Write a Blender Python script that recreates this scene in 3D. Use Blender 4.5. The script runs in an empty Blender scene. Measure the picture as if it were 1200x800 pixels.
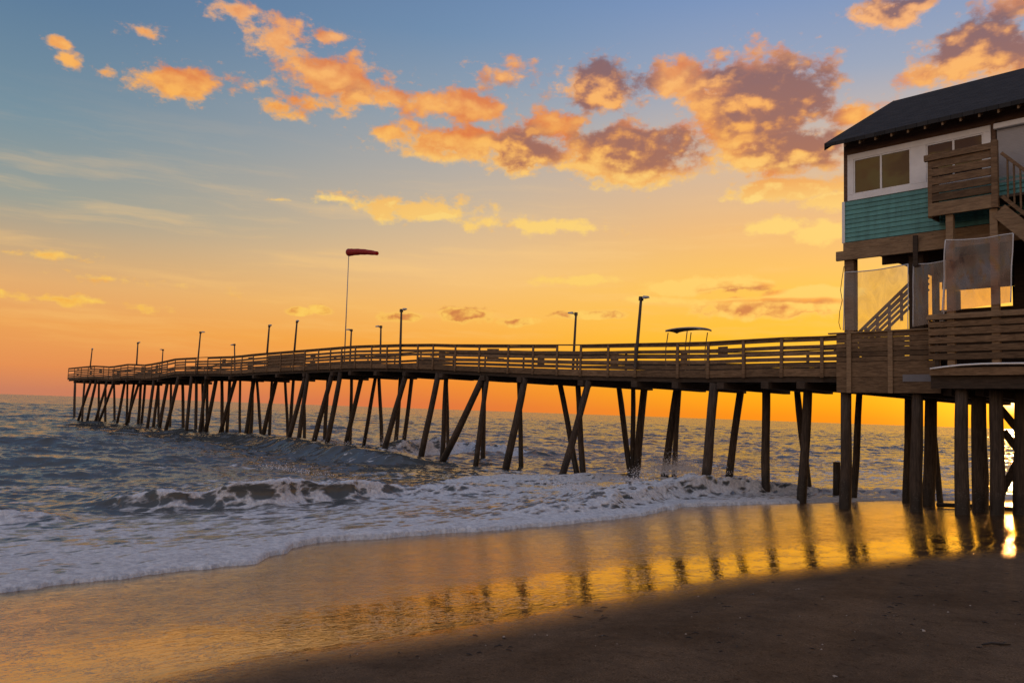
import bpy, bmesh, math, random
import numpy as np
from mathutils import Vector, Matrix

random.seed(7)
RNG = np.random.default_rng(11)
D = bpy.data
SC = bpy.context.scene
COL = SC.collection

# ------------------------------------------------------------------ camera
EYE = 2.8                                   # lens height above the still water (z = 0)
cam_d = D.cameras.new('camera')
cam_d.sensor_width = 36.0
cam_d.lens = 28.0
cam_d.clip_start = 0.1
cam_d.clip_end = 20000
cam = D.objects.new('camera', cam_d)
COL.objects.link(cam)
PITCH, ROLL = math.radians(5.02), math.radians(2.0)
CM = Matrix.Rotation(math.radians(90) + PITCH, 3, 'X') @ Matrix.Rotation(ROLL, 3, 'Z')
cam.matrix_world = Matrix.Translation((0, 0, EYE)) @ CM.to_4x4()
SC.camera = cam
FPX = 28.0 / 36.0 * 1200.0


def ray(px, py):
    return (CM @ Vector(((px - 600) / FPX, -(py - 400) / FPX, -1.0))).normalized()


def azel(px, py):
    r = ray(px, py)
    return math.degrees(math.atan2(r.x, r.y)), math.degrees(math.asin(r.z))


def lin(c):
    c = c / 255.0
    return c / 12.92 if c <= 0.04045 else ((c + 0.055) / 1.055) ** 2.4


def rgb(r, g, b):
    return (lin(r), lin(g), lin(b), 1.0)


SUN_DIR = ray(1184, 470)
SUN_AZ, SUN_EL = azel(1184, 470)

# ------------------------------------------------------------------ node helper


class NT:
    def __init__(self, tree):
        self.t = tree
        tree.nodes.clear()

    def n(self, kind, **kw):
        nd = self.t.nodes.new(kind)
        ins = kw.pop('ins', {})
        for k, v in kw.items():
            setattr(nd, k, v)
        for k, v in ins.items():
            s = nd.inputs[k]
            if isinstance(v, bpy.types.NodeSocket):
                self.t.links.new(v, s)
            else:
                s.default_value = v
        return nd

    def math(self, op, a, b=0.0, c=0.0, clamp=False):
        return self.n('ShaderNodeMath', operation=op, use_clamp=clamp, ins={0: a, 1: b, 2: c}).outputs[0]

    def vec(self, op, a, b=(0, 0, 0), c=(0, 0, 0), out=0):
        return self.n('ShaderNodeVectorMath', operation=op, ins={0: a, 1: b, 2: c}).outputs[out]

    def sstep(self, v, lo, hi, a=0.0, b=1.0):
        return self.n('ShaderNodeMapRange', interpolation_type='SMOOTHSTEP',
                      ins={0: v, 1: lo, 2: hi, 3: a, 4: b}).outputs[0]

    def mix(self, f, a, b, mode='MIX'):
        nd = self.t.nodes.new('ShaderNodeMix')
        nd.data_type = 'RGBA'
        nd.blend_type = mode
        for s, v in ((nd.inputs[0], f), (nd.inputs[6], a), (nd.inputs[7], b)):
            if isinstance(v, bpy.types.NodeSocket):
                self.t.links.new(v, s)
            else:
                s.default_value = v
        return nd.outputs[2]

    def ramp(self, f, stops):
        nd = self.n('ShaderNodeValToRGB', ins={0: f})
        e = nd.color_ramp.elements
        while len(e) > 1:
            e.remove(e[-1])
        e[0].position, e[0].color = stops[0]
        for p, c in stops[1:]:
            x = e.new(p)
            x.color = c
        return nd.outputs[0]

    def noise(self, v, scale, detail=4, rough=.55, dist=0.0, out=0):
        return self.n('ShaderNodeTexNoise', ins={'Vector': v, 'Scale': scale, 'Detail': detail,
                                                 'Roughness': rough, 'Distortion': dist}).outputs[out]


# ------------------------------------------------------------------ world: dusk sky with clouds
world = D.worlds.new('World')
SC.world = world
world.use_nodes = True
world.cycles.sampling_method = 'MANUAL'
world.cycles.sample_map_resolution = 512
w = NT(world.node_tree)
dirv = w.n('ShaderNodeTexCoord').outputs['Generated']
sep = w.n('ShaderNodeSeparateXYZ', ins={0: dirv})
DEG = 180 / math.pi
el = w.math('MULTIPLY', w.math('ARCSINE', sep.outputs[2]), DEG)
az = w.math('MULTIPLY', w.math('ARCTAN2', sep.outputs[0], sep.outputs[1]), DEG)
p = w.n('ShaderNodeCombineXYZ', ins={0: az, 1: el, 2: 0.0}).outputs[0]


def E(deg):                                  # ramp position of an elevation in degrees
    return max(0.0, min(1.0, (deg + 2) / 92)) ** 0.5


fac = w.math('POWER', w.math('DIVIDE', w.math('ADD', el, 2.0), 92.0, clamp=True), 0.5)
ramp_far = w.ramp(fac, [(0, rgb(196, 124, 96)), (E(0.3), rgb(206, 130, 98)), (E(1.8), rgb(232, 146, 86)),
                        (E(4.5), rgb(240, 164, 88)), (E(7), rgb(230, 174, 112)), (E(9), rgb(204, 170, 128)),
                        (E(12), rgb(156, 160, 150)), (E(17), rgb(120, 146, 160)), (E(24), rgb(92, 124, 156)),
                        (E(32), rgb(80, 106, 146)), (E(60), rgb(132, 148, 178)), (1, rgb(134, 148, 178))])
ramp_mid = w.ramp(fac, [(0, rgb(226, 116, 60)), (E(0.3), rgb(232, 122, 62)), (E(2.0), rgb(246, 142, 50)),
                        (E(4.5), rgb(253, 168, 52)), (E(7), rgb(253, 188, 92)), (E(10), rgb(245, 196, 130)),
                        (E(14), rgb(208, 184, 154)), (E(21), rgb(152, 164, 176)), (E(26), rgb(116, 145, 178)),
                        (E(34), rgb(88, 120, 170)), (E(60), rgb(132, 148, 178)), (1, rgb(134, 148, 178))])
ramp_sun = w.ramp(fac, [(0, rgb(250, 128, 30)), (E(0.3), rgb(252, 146, 28)), (E(2.5), rgb(254, 178, 22)),
                        (E(5.5), rgb(255, 188, 30)), (E(9), rgb(255, 196, 78)), (E(13), rgb(243, 188, 118)),
                        (E(19), rgb(204, 184, 168)), (E(23), rgb(156, 168, 190)), (E(28), rgb(124, 150, 192)),
                        (E(36), rgb(92, 122, 172)), (E(60), rgb(132, 148, 178)), (1, rgb(134, 148, 178))])
ramp_back = w.ramp(fac, [(0, rgb(165, 140, 135)), (E(3), rgb(226, 180, 150)), (E(12), rgb(224, 204, 192)),
                         (E(25), rgb(208, 208, 216)), (E(50), rgb(170, 186, 220)), (1, rgb(134, 148, 178))])
saz = w.math('ABSOLUTE', w.math('SUBTRACT', az, 24.0))
sky = w.mix(w.sstep(az, -36, 2), ramp_far, ramp_mid)
sky = w.mix(w.sstep(saz, 32, 6), sky, ramp_sun)
sky = w.mix(w.sstep(saz, 70, 130), sky, ramp_back)

# clouds: (pixel x, y, half width, half height, weight) in the photograph, turned into sky angles
BR = [(210, 97, 72, 30, 1.0), (86, 73, 24, 14, .7), (66, 48, 22, 10, .6), (126, 84, 24, 11, .7), (172, 34, 36, 12, .7),
      (268, 8, 42, 18, .8), (334, 48, 55, 36, .8), (388, 42, 36, 16, .7), (404, 96, 84, 38, 1.0), (450, 112, 40, 22, .8),
      (360, 116, 60, 18, .7), (326, 126, 36, 18, .6), (296, 98, 50, 14, .5), (535, 122, 80, 32, .9), (590, 92, 50, 24, .6),
      (545, 165, 130, 30, 1.0), (470, 156, 50, 14, .8), (606, 176, 66, 38, 1.2), (705, 102, 72, 42, 1.2),
      (735, 182, 104, 46, 1.4), (650, 150, 60, 28, .9), (740, 208, 84, 18, .8), (800, 92, 60, 34, 1.1), (884, 118, 120, 76, 1.35),
      (905, 178, 110, 42, 1.25), (840, 150, 50, 30, .8), (1010, 132, 40, 26, .9), (1148, 66, 96, 52, 1.2), (1092, 84, 50, 22, .8),
      (1046, 12, 60, 30, .9), (1180, 12, 60, 26, .7), (478, 243, 112, 20, .88), (395, 233, 30, 6, .5), (324, 232, 24, 4, .5),
      (620, 264, 140, 13, .75), (925, 222, 90, 20, 1.2), (985, 236, 60, 16, 1.1), (905, 266, 54, 14, 1.1), (962, 273, 48, 16, 1.1),
      (670, 328, 60, 9, .9), (545, 369, 44, 13, 1.35), (608, 378, 34, 8, 1.1), (470, 371, 36, 9, 1.2), (348, 366, 24, 6, 1.0),
      (376, 364, 20, 7, 1.1), (688, 370, 50, 7, 1.2), (828, 335, 96, 13, 1.2), (905, 362, 120, 18, 1.3), (950, 345, 80, 12, 1.1), (760, 352, 60, 6, .8),
      (50, 298, 90, 9, .6), (70, 350, 130, 8, .5), (160, 330, 120, 6, .3), (1130, 230, 120, 30, .8),
      (1230, 320, 120, 20, .7), (-300, 60, 120, 50, 1.), (1350, 120, 160, 70, 1.1)]
DK = [(612, 176, 60, 36, 1.0), (706, 100, 84, 46, 1.3), (752, 176, 92, 36, 1.2), (706, 162, 54, 26, .8), (905, 116, 104, 62, 1.3),
      (930, 172, 92, 34, 1.2), (850, 88, 60, 30, .7), (1150, 52, 96, 54, 1.15), (1046, 6, 66, 30, 1.2), (545, 368, 60, 18, 1.7),
      (608, 378, 44, 12, 1.6), (470, 371, 50, 13, 1.6), (365, 365, 56, 12, 1.5), (688, 370, 66, 11, 1.6), (915, 364, 110, 13, 1.1),
      (868, 340, 44, 9, .8), (205, 104, 50, 12, .3), (420, 105, 50, 14, .25), (600, 100, 50, 20, .4), (1350, 120, 160, 70, 1.1)]
BACK_BR = [(-106, 15.5, 9, 6, 1.6), (-115, 19, 5, 6, 1.5), (-150, 22, 20, 9, 1.1), (-85, 24, 22, 8, .9), (150, 20, 30, 10, 1.1), (100, 26, 30, 10, 1.0),  # first two clouds added out of view to shape the pane reflections
           (-60, 32, 16, 7, .8), (10, 42, 26, 8, .9), (60, 36, 22, 8, .9), (180, 34, 24, 8, 1.)]


def blobs(pp, items):
    acc = None
    for (a, e, ra, re, wt) in items:
        v = w.vec('MULTIPLY_ADD', pp, (1 / ra, 1 / re, 0), (-a / ra, -e / re, 0))
        ln = w.vec('LENGTH', v, out=1)
        m = w.math('MULTIPLY_ADD', ln, -wt, wt)
        acc = m if acc is None else w.math('MAXIMUM', acc, m)
    return w.math('MAXIMUM', acc, -0.6)


def to_sky(lst):
    out = []
    for (x, y, rx, ry, wt) in lst:
        a, e = azel(x, y)
        a1, _ = azel(x + 8, y)
        _, e1 = azel(x, y - 8)
        out.append((a, e, rx * (a1 - a) / 8, ry * (e1 - e) / 8, wt))
    return out


wob = w.noise(p, 0.16, 3, .6, out=1)
pw = w.vec('MULTIPLY_ADD', w.vec('SUBTRACT', wob, (.5, .5, .5)), (1.3, 0.8, 0), p)
shape = blobs(pw, to_sky(BR) + BACK_BR)
shape2 = blobs(w.vec('ADD', pw, (-1.3, -0.95, 0)), to_sky(BR))
face_ = w.sstep(w.math('SUBTRACT', shape, shape2), -0.12, 0.42)
dark = blobs(pw, to_sky(DK) + BACK_BR[1:])
pn = w.vec('MULTIPLY', p, (0.75, 1.10, 0))
n1 = w.noise(pn, 0.58, 10, .60)
na = w.noise(pn, 0.58, 4, .50)
nb_ = w.noise(w.vec('ADD', pn, (0.22, -0.60, 0)), 0.58, 4, .50)
dens = w.math('MULTIPLY_ADD', w.math('SUBTRACT', n1, 0.5), 2.3, shape)
alpha = w.sstep(dens, 0.10, 0.56)
relief = w.math('MULTIPLY_ADD', w.math('SUBTRACT', na, nb_), 3.0, 0.40, clamp=True)
relief = w.math('MULTIPLY_ADD', w.math('SUBTRACT', n1, na), 1.1, relief, clamp=True)
edge = w.sstep(dens, 0.95, 0.28)               # thin rim glows
litf = w.math('MULTIPLY_ADD', face_, 0.50, w.math('MULTIPLY_ADD', relief, 0.85, -0.16), clamp=True)
litf = w.math('MAXIMUM', litf, w.math('MULTIPLY', w.math('MULTIPLY', edge, face_), 0.9))
core = w.math('MULTIPLY', w.sstep(w.math('MULTIPLY_ADD', w.math('SUBTRACT', n1, 0.5), 1.3, dark), -0.02, 0.60),
              w.sstep(litf, 0.90, 0.22))
litf = w.math('MAXIMUM', litf, w.math('MULTIPLY', w.math('MULTIPLY', w.sstep(el, 19, 13), w.sstep(dark, 0.15, -0.25)), w.sstep(az, -26, 4, .45, 1.0)))
elf = w.math('DIVIDE', el, 26.0, clamp=True)
c_bright = w.ramp(elf, [(0, rgb(255, 196, 62)), (.58, rgb(255, 214, 122)), (.76, rgb(255, 182, 86)), (1, rgb(252, 184, 120))])
c_mid = w.ramp(elf, [(0, rgb(240, 140, 48)), (.4, rgb(240, 148, 62)), (.72, rgb(228, 124, 58)), (1, rgb(220, 134, 86))])
c_core = w.ramp(elf, [(0, rgb(218, 120, 56)), (.25, rgb(204, 118, 64)), (.6, rgb(172, 108, 80)), (1, rgb(126, 98, 106))])
ccol = w.mix(core, w.mix(litf, c_mid, c_bright), c_core)
# thin high streaks
ps = w.vec('MULTIPLY', p, (0.05, 0.55, 0))
st = w.noise(w.vec('MULTIPLY_ADD', wob, (0.2, .5, 0), ps), 1.2, 6, .62)
stm = w.math('MULTIPLY', w.sstep(st, 0.46, 0.72), w.math('MULTIPLY', w.sstep(el, 1.0, 5.0), w.sstep(el, 21, 9)))
sky = w.mix(w.math('MULTIPLY', stm, 0.42), sky, w.ramp(elf, [(0, rgb(255, 190, 90)), (.5, rgb(255, 208, 136)), (1, rgb(225, 190, 160))]))
nh = w.noise(w.vec('MULTIPLY', p, (0.7, 1.25, 0)), 1.9, 8, .62)
wisp = w.sstep(w.math('MULTIPLY_ADD', w.math('SUBTRACT', nh, 0.5), 3.2, w.math('MULTIPLY_ADD', w.math('SUBTRACT', n1, 0.5), 1.2, w.math('MULTIPLY_ADD', shape, 0.9, -0.12))), 0.05, 0.9)
sky = w.mix(w.math('MULTIPLY', wisp, 0.55), sky, w.mix(.35, c_bright, c_mid))
sky = w.mix(w.math('MULTIPLY', alpha, 0.97), sky, ccol)
# glow round the sun
dt = w.vec('DOT_PRODUCT', dirv, tuple(SUN_DIR), out=1)
dt = w.math('MAXIMUM', dt, 0.0)
g1 = w.math('POWER', dt, 30000.0)
g2 = w.math('POWER', dt, 260.0)
gl = w.n('ShaderNodeVectorMath', operation='SCALE', ins={0: (5.0, 3.4, 1.2), 'Scale': g1}).outputs[0]
gl2 = w.n('ShaderNodeVectorMath', operation='SCALE', ins={0: (0.7, 0.34, 0.02), 'Scale': g2}).outputs[0]
sky = w.mix(1.0, sky, w.vec('ADD', gl, gl2), 'ADD')
ground = w.sstep(el, -0.6, -3.0)
sky = w.mix(ground, sky, (0.05, 0.045, 0.045, 1))
bg = w.n('ShaderNodeBackground', ins={0: sky, 1: 0.95})
nish = w.n('ShaderNodeTexSky', sky_type='NISHITA', sun_disc=False, sun_elevation=math.radians(max(SUN_EL, .5)),
           sun_rotation=math.radians(SUN_AZ), altitude=0.0, air_density=1.0, dust_density=2.0, ozone_density=1.5)
bgn = w.n('ShaderNodeBackground', ins={0: nish.outputs[0], 1: 0.015})
addsh = w.n('ShaderNodeAddShader', ins={0: bg.outputs[0], 1: bgn.outputs[0]})
w.n('ShaderNodeOutputWorld', ins={0: addsh.outputs[0]})

# ------------------------------------------------------------------ sun and exposure
sun_d = D.lights.new('sun', 'SUN')
sun_d.energy = 0.25
sun_d.angle = math.radians(0.6)
sun_d.color = (1.0, 0.46, 0.13)
sun = D.objects.new('sun', sun_d)
COL.objects.link(sun)
sun.rotation_euler = SUN_DIR.to_track_quat('Z', 'Y').to_euler()
sun.location = (30, 40, 30)
vs = SC.view_settings
vs.view_transform = 'Standard'
vs.look = 'None'
vs.exposure = 0.0
vs.gamma = 1.0
vs.use_curve_mapping = False
SC.cycles.max_bounces = 4
SC.cycles.transparent_max_bounces = 8
SC.cycles.caustics_reflective = False
SC.cycles.caustics_refractive = False
SC.cycles.sample_clamp_indirect = 4.0

# ------------------------------------------------------------------ shore frame
# a runs along the pier towards land (picture right), b away from the camera, z up
_h0, _h1 = ray(960, 482 + 360 * .035), ray(120, 482 - 480 * .035)


def at_depth(r, dep):
    f = (CM @ Vector((0, 0, -1)))
    f = Vector((f.x, f.y, 0)).normalized()
    h = Vector((r.x, r.y, 0))
    return h * (dep / h.dot(f))


P0, P1 = at_depth(_h0, 26.7), at_depth(_h1, 84.0)
DV = (P1 - P0).normalized()                   # seaward
AV = -DV
NV = Vector((-AV.y, AV.x, 0))
FR_ROT = math.atan2(AV.y, AV.x)
EYE_V = Vector((0, 0, EYE))


def hit_plane(px, py, pt, nrm):
    r = ray(px, py)
    t = (pt - EYE_V).dot(nrm) / r.dot(nrm)
    return EYE_V + r * t


O = hit_plane(988, 300, P0, NV)
O.z = 0.0
bO, cO = O.dot(NV), O.dot(DV)


def loc(v):                                   # world -> (a, b, z)
    q = v - O
    return q.dot(AV), q.dot(NV), v.z


def G(px, py, b=0.0):
    """(a, z) of a photograph point lying in the upright plane at offset b."""
    a, _, z = loc(hit_plane(px, py, O + NV * b, NV))
    return a, z


def GR(px, py, z=0.0):
    """(a, b) of a photograph point lying on the level plane z."""
    a, b, _ = loc(hit_plane(px, py, Vector((0, 0, z)), Vector((0, 0, 1))))
    return a, b


# ------------------------------------------------------------------ tags and meshes
def tag(o, label=None, cat=None, group=None, kind=None):
    for k, v in (('label', label), ('category', cat), ('group', group), ('kind', kind)):
        if v:
            o[k] = v
    return o


def empty(name, location=(0, 0, 0), rot=0.0):
    o = D.objects.new(name, None)
    COL.objects.link(o)
    o.location = location
    o.rotation_euler = (0, 0, rot)
    o.empty_display_size = .3
    return o


class MB:
    def __init__(self):
        self.v, self.f = [], []

    def hexa(self, c):
        k = len(self.v)
        self.v += [tuple(x) for x in c]
        for q in ((0, 3, 2, 1), (4, 5, 6, 7), (0, 1, 5, 4), (1, 2, 6, 5), (2, 3, 7, 6), (3, 0, 4, 7)):
            self.f.append(tuple(k + i for i in q))
        return self

    def box(self, x0, x1, y0, y1, z0, z1):
        return self.hexa(((x0, y0, z0), (x1, y0, z0), (x1, y1, z0), (x0, y1, z0),
                          (x0, y0, z1), (x1, y0, z1), (x1, y1, z1), (x0, y1, z1)))

    def slab(self, x0, x1, y0, y1, za0, za1, zb0, zb1):
        """board whose height runs from (za0, za1) at x0 to (zb0, zb1) at x1"""
        return self.hexa(((x0, y0, za0), (x1, y0, zb0), (x1, y1, zb0), (x0, y1, za0),
                          (x0, y0, za1), (x1, y0, zb1), (x1, y1, zb1), (x0, y1, za1)))

    def beam(self, p, q, wd, ht, side=(0, 1, 0)):
        p, q = Vector(p), Vector(q)
        d = (q - p).normalized()
        s = Vector(side)
        s = (s - d * s.dot(d)).normalized() * wd / 2
        u = d.cross(s).normalized() * ht / 2
        c = []
        for e in (p, q):
            c += [e - s - u, e + s - u, e + s + u, e - s + u]
        return self.hexa((c[0], c[1], c[5], c[4], c[3], c[2], c[6], c[7]))

    def tube(self, pts, rad, n=10, cap=True):
        pts = [Vector(x) for x in pts]
        k = len(self.v)
        for i, x in enumerate(pts):
            d = (pts[min(i + 1, len(pts) - 1)] - pts[max(i - 1, 0)]).normalized()
            s = d.cross(Vector((0.13, 1, 0.05))).normalized()
            u = d.cross(s)
            r = rad[i] if hasattr(rad, '__len__') else rad
            for j in range(n):
                t = 2 * math.pi * j / n
                self.v.append(tuple(x + (s * math.cos(t) + u * math.sin(t)) * r))
        for i in range(len(pts) - 1):
            for j in range(n):
                a, b = k + i * n + j, k + i * n + (j + 1) % n
                self.f.append((a, b, b + n, a + n))
        if cap:
            self.f.append(tuple(k + j for j in range(n))[::-1])
            self.f.append(tuple(k + (len(pts) - 1) * n + j for j in range(n)))
        return self

    def mesh(self, name, m, smooth=False, bevel=0.0):
        me = D.meshes.new(name)
        me.from_pydata(self.v, [], self.f)
        bm = bmesh.new()
        bm.from_mesh(me)
        bmesh.ops.recalc_face_normals(bm, faces=bm.faces)
        if bevel:
            bmesh.ops.bevel(bm, geom=bm.edges[:], offset=bevel, segments=1, affect='EDGES')
        if smooth:
            for f in bm.faces:
                f.smooth = len(f.verts) == 4
        bm.to_mesh(me)
        bm.free()
        me.materials.append(m)
        return me

    def build(self, name, m, parent=None, smooth=False, bevel=0.0):
        o = D.objects.new(name, self.mesh(name, m, smooth, bevel))
        COL.objects.link(o)
        o.parent = parent
        return o


def grid_mesh(name, P, mat_, attrs=None):
    """one quad sheet from an array of rows x columns x 3"""
    nr, nc = P.shape[:2]
    me = D.meshes.new(name)
    idx = np.arange(nr * nc).reshape(nr, nc)
    q = np.stack([idx[:-1, :-1], idx[:-1, 1:], idx[1:, 1:], idx[1:, :-1]], -1).reshape(-1, 4)
    me.vertices.add(nr * nc)
    me.vertices.foreach_set('co', P.reshape(-1).astype(np.float32))
    me.loops.add(q.size)
    me.loops.foreach_set('vertex_index', q.reshape(-1).astype(np.int32))
    me.polygons.add(len(q))
    me.polygons.foreach_set('loop_start', (np.arange(len(q)) * 4).astype(np.int32))
    me.polygons.foreach_set('loop_total', np.full(len(q), 4, np.int32))
    me.polygons.foreach_set('use_smooth', np.ones(len(q), bool))
    for k, v in (attrs or {}).items():
        at_ = me.attributes.new(k, 'FLOAT', 'POINT')
        at_.data.foreach_set('value', v.reshape(-1).astype(np.float32))
    me.update()
    me.validate()
    me.materials.append(mat_)
    o = D.objects.new(name, me)
    COL.objects.link(o)
    return o


# ------------------------------------------------------------------ materials
def new_mat(name):
    m = D.materials.new(name)
    m.use_nodes = True
    return m, NT(m.node_tree)


def finish(t, bsdf):
    t.n('ShaderNodeOutputMaterial', ins={0: bsdf})


def wood(name, c1, c2, grain=(2.0, 14.0, 14.0), rough=.8, tide=False, knots=True):
    m, t = new_mat(name)
    tc = t.n('ShaderNodeTexCoord').outputs['Object']
    g = t.noise(t.vec('MULTIPLY', tc, grain), 1.6, 6, .65, .6)
    big = t.noise(tc, 0.8, 3, .6)
    isl = t.n('ShaderNodeNewGeometry').outputs['Random Per Island']
    col = t.mix(t.sstep(g, .32, .70), c1, c2)
    tint = t.math('MULTIPLY_ADD', isl, 0.55, 0.70)
    tint = t.math('MULTIPLY', tint, t.math('MULTIPLY_ADD', big, 0.7, 0.65))
    col = t.mix(1.0, col, t.n('ShaderNodeCombineColor', ins={0: tint, 1: tint, 2: tint}).outputs[0], 'MULTIPLY')
    if knots:
        vo = t.n('ShaderNodeTexVoronoi', ins={'Vector': t.vec('MULTIPLY', tc, (1.0, 2.2, 3.0)), 'Scale': 2.6})
        k = t.sstep(vo.outputs['Distance'], .10, .05)
        col = t.mix(t.math('MULTIPLY', k, .65), col, (c1[0] * .35, c1[1] * .33, c1[2] * .32, 1))
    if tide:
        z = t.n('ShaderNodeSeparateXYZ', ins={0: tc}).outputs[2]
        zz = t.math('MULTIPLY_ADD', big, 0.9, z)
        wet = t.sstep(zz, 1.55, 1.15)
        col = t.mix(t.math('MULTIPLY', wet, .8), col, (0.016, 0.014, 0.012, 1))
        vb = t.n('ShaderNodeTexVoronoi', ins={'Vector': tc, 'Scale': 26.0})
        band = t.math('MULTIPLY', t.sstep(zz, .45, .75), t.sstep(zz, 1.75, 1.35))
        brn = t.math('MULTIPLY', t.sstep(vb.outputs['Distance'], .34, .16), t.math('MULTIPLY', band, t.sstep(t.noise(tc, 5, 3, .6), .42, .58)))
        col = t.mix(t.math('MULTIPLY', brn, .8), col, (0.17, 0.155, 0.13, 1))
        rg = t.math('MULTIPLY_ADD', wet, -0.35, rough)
    else:
        rg = rough
    bmp = t.n('ShaderNodeBump', ins={'Strength': .35, 'Distance': .01, 'Height': g})
    b = t.n('ShaderNodeBsdfPrincipled', ins={'Base Color': col, 'Roughness': rg, 'Specular IOR Level': .3,
                                             'Normal': bmp.outputs[0]})
    finish(t, b.outputs[0])
    return m


def plain(name, c, rough=.6, metal=0.0, var=.25, scale=6.0, spec=.4):
    m, t = new_mat(name)
    tc = t.n('ShaderNodeTexCoord').outputs['Object']
    n = t.noise(tc, scale, 5, .65)
    f = t.math('MULTIPLY_ADD', n, 2 * var, 1 - var)
    col = t.mix(1.0, (*c, 1), t.n('ShaderNodeCombineColor', ins={0: f, 1: f, 2: f}).outputs[0], 'MULTIPLY')
    b = t.n('ShaderNodeBsdfPrincipled', ins={'Base Color': col, 'Roughness': rough, 'Metallic': metal, 'Specular IOR Level': spec})
    finish(t, b.outputs[0])
    return m


M = {}
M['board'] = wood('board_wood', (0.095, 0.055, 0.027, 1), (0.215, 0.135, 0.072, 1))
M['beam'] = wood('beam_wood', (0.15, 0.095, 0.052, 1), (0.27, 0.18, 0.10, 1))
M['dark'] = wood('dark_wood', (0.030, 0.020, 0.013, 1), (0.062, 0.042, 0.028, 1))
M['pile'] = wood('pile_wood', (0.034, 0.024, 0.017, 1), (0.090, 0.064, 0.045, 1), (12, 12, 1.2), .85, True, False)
M['eave'] = wood('eave_wood', (0.085, 0.046, 0.028, 1), (0.15, 0.085, 0.052, 1))
M['white'] = plain('white_paint', (0.80, 0.79, 0.77), .5, var=.22, scale=2.2)
M['shutter'] = plain('shutter_paint', (0.55, 0.55, 0.57), .5, var=.12)
M['metal'] = plain('galvanised_metal', (0.34, 0.34, 0.35), .45, .4, .2)
M['post'] = plain('weathered_post', (0.085, 0.068, 0.054), .8, 0, .3)
M['lamp'] = plain('lamp_housing', (0.42, 0.40, 0.38), .4, .2, .15)
M['patch'] = plain('grey_patch', (0.17, 0.165, 0.175), .7)
M['cable'] = plain('black_cable', (0.02, 0.02, 0.02), .6)
M['steel'] = plain('dark_steel', (0.06, 0.06, 0.06), .5, .5)
M['canvas'] = plain('grey_canvas', (0.38, 0.36, 0.34), .9)

# red nylon windsock
m, t = new_mat('red_nylon')
tc = t.n('ShaderNodeTexCoord').outputs['Object']
b1 = t.n('ShaderNodeBsdfPrincipled', ins={'Base Color': t.mix(t.noise(tc, 5, 3), (0.32, 0.02, 0.018, 1), (0.5, 0.035, 0.03, 1)), 'Roughness': .7})
b2 = t.n('ShaderNodeBsdfTranslucent', ins={0: (0.55, 0.03, 0.02, 1)})
finish(t, t.n('ShaderNodeMixShader', ins={0: .35, 1: b1.outputs[0], 2: b2.outputs[0]}).outputs[0])
M['sock'] = m

# teal lap siding
m, t = new_mat('teal_paint')
tc = t.n('ShaderNodeTexCoord').outputs['Object']
n = t.noise(t.vec('MULTIPLY', tc, (1.2, 9, 9)), 2.0, 6, .65)
isl = t.n('ShaderNodeNewGeometry').outputs['Random Per Island']
col = t.mix(t.sstep(n, .3, .75), (0.080, 0.245, 0.220, 1), (0.118, 0.325, 0.292, 1))
stn = t.noise(t.vec('MULTIPLY', tc, (3.5, 3.5, .5)), 1.3, 5, .65)
f = t.math('MULTIPLY', t.math('MULTIPLY_ADD', isl, .22, .88), t.sstep(stn, .25, .6, .72, 1.05))
col = t.mix(1.0, col, t.n('ShaderNodeCombineColor', ins={0: f, 1: f, 2: f}).outputs[0], 'MULTIPLY')
finish(t, t.n('ShaderNodeBsdfPrincipled', ins={'Base Color': col, 'Roughness': .6}).outputs[0])
M['teal'] = m

# asphalt shingles
m, t = new_mat('dark_shingles')
tc = t.n('ShaderNodeTexCoord').outputs['Object']
br = t.n('ShaderNodeTexBrick', ins={'Vector': t.vec('MULTIPLY', tc, (1, 1.15, 0)), 'Color1': (0.022, 0.022, 0.022, 1), 'Color2': (0.052, 0.050, 0.049, 1),
                                    'Mortar': (0.012, 0.012, 0.013, 1), 'Scale': 1.0, 'Mortar Size': .012, 'Brick Width': .32, 'Row Height': .15})
n = t.noise(tc, 40, 3, .7)
col = t.mix(.4, br.outputs[0], t.ramp(n, [(.3, (0.016, 0.016, 0.018, 1)), (.7, (0.055, 0.054, 0.054, 1))]))
bmp = t.n('ShaderNodeBump', ins={'Strength': .5, 'Distance': .02, 'Height': br.outputs[1]})
finish(t, t.n('ShaderNodeBsdfPrincipled', ins={'Base Color': col, 'Roughness': .95, 'Specular IOR Level': .12, 'Normal': bmp.outputs[0]}).outputs[0])
M['roof'] = m

# window glass
m, t = new_mat('window_glass')
tc = t.n('ShaderNodeTexCoord').outputs['Object']
bmp = t.n('ShaderNodeBump', ins={'Strength': .16, 'Distance': .02, 'Height': t.noise(tc, 1.1, 2)})
finish(t, t.n('ShaderNodeBsdfPrincipled', ins={'Base Color': (0.025, 0.025, 0.028, 1), 'Roughness': .04, 'IOR': 1.65,
                                               'Normal': bmp.outputs[0]}).outputs[0])
M['glass'] = m

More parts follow.
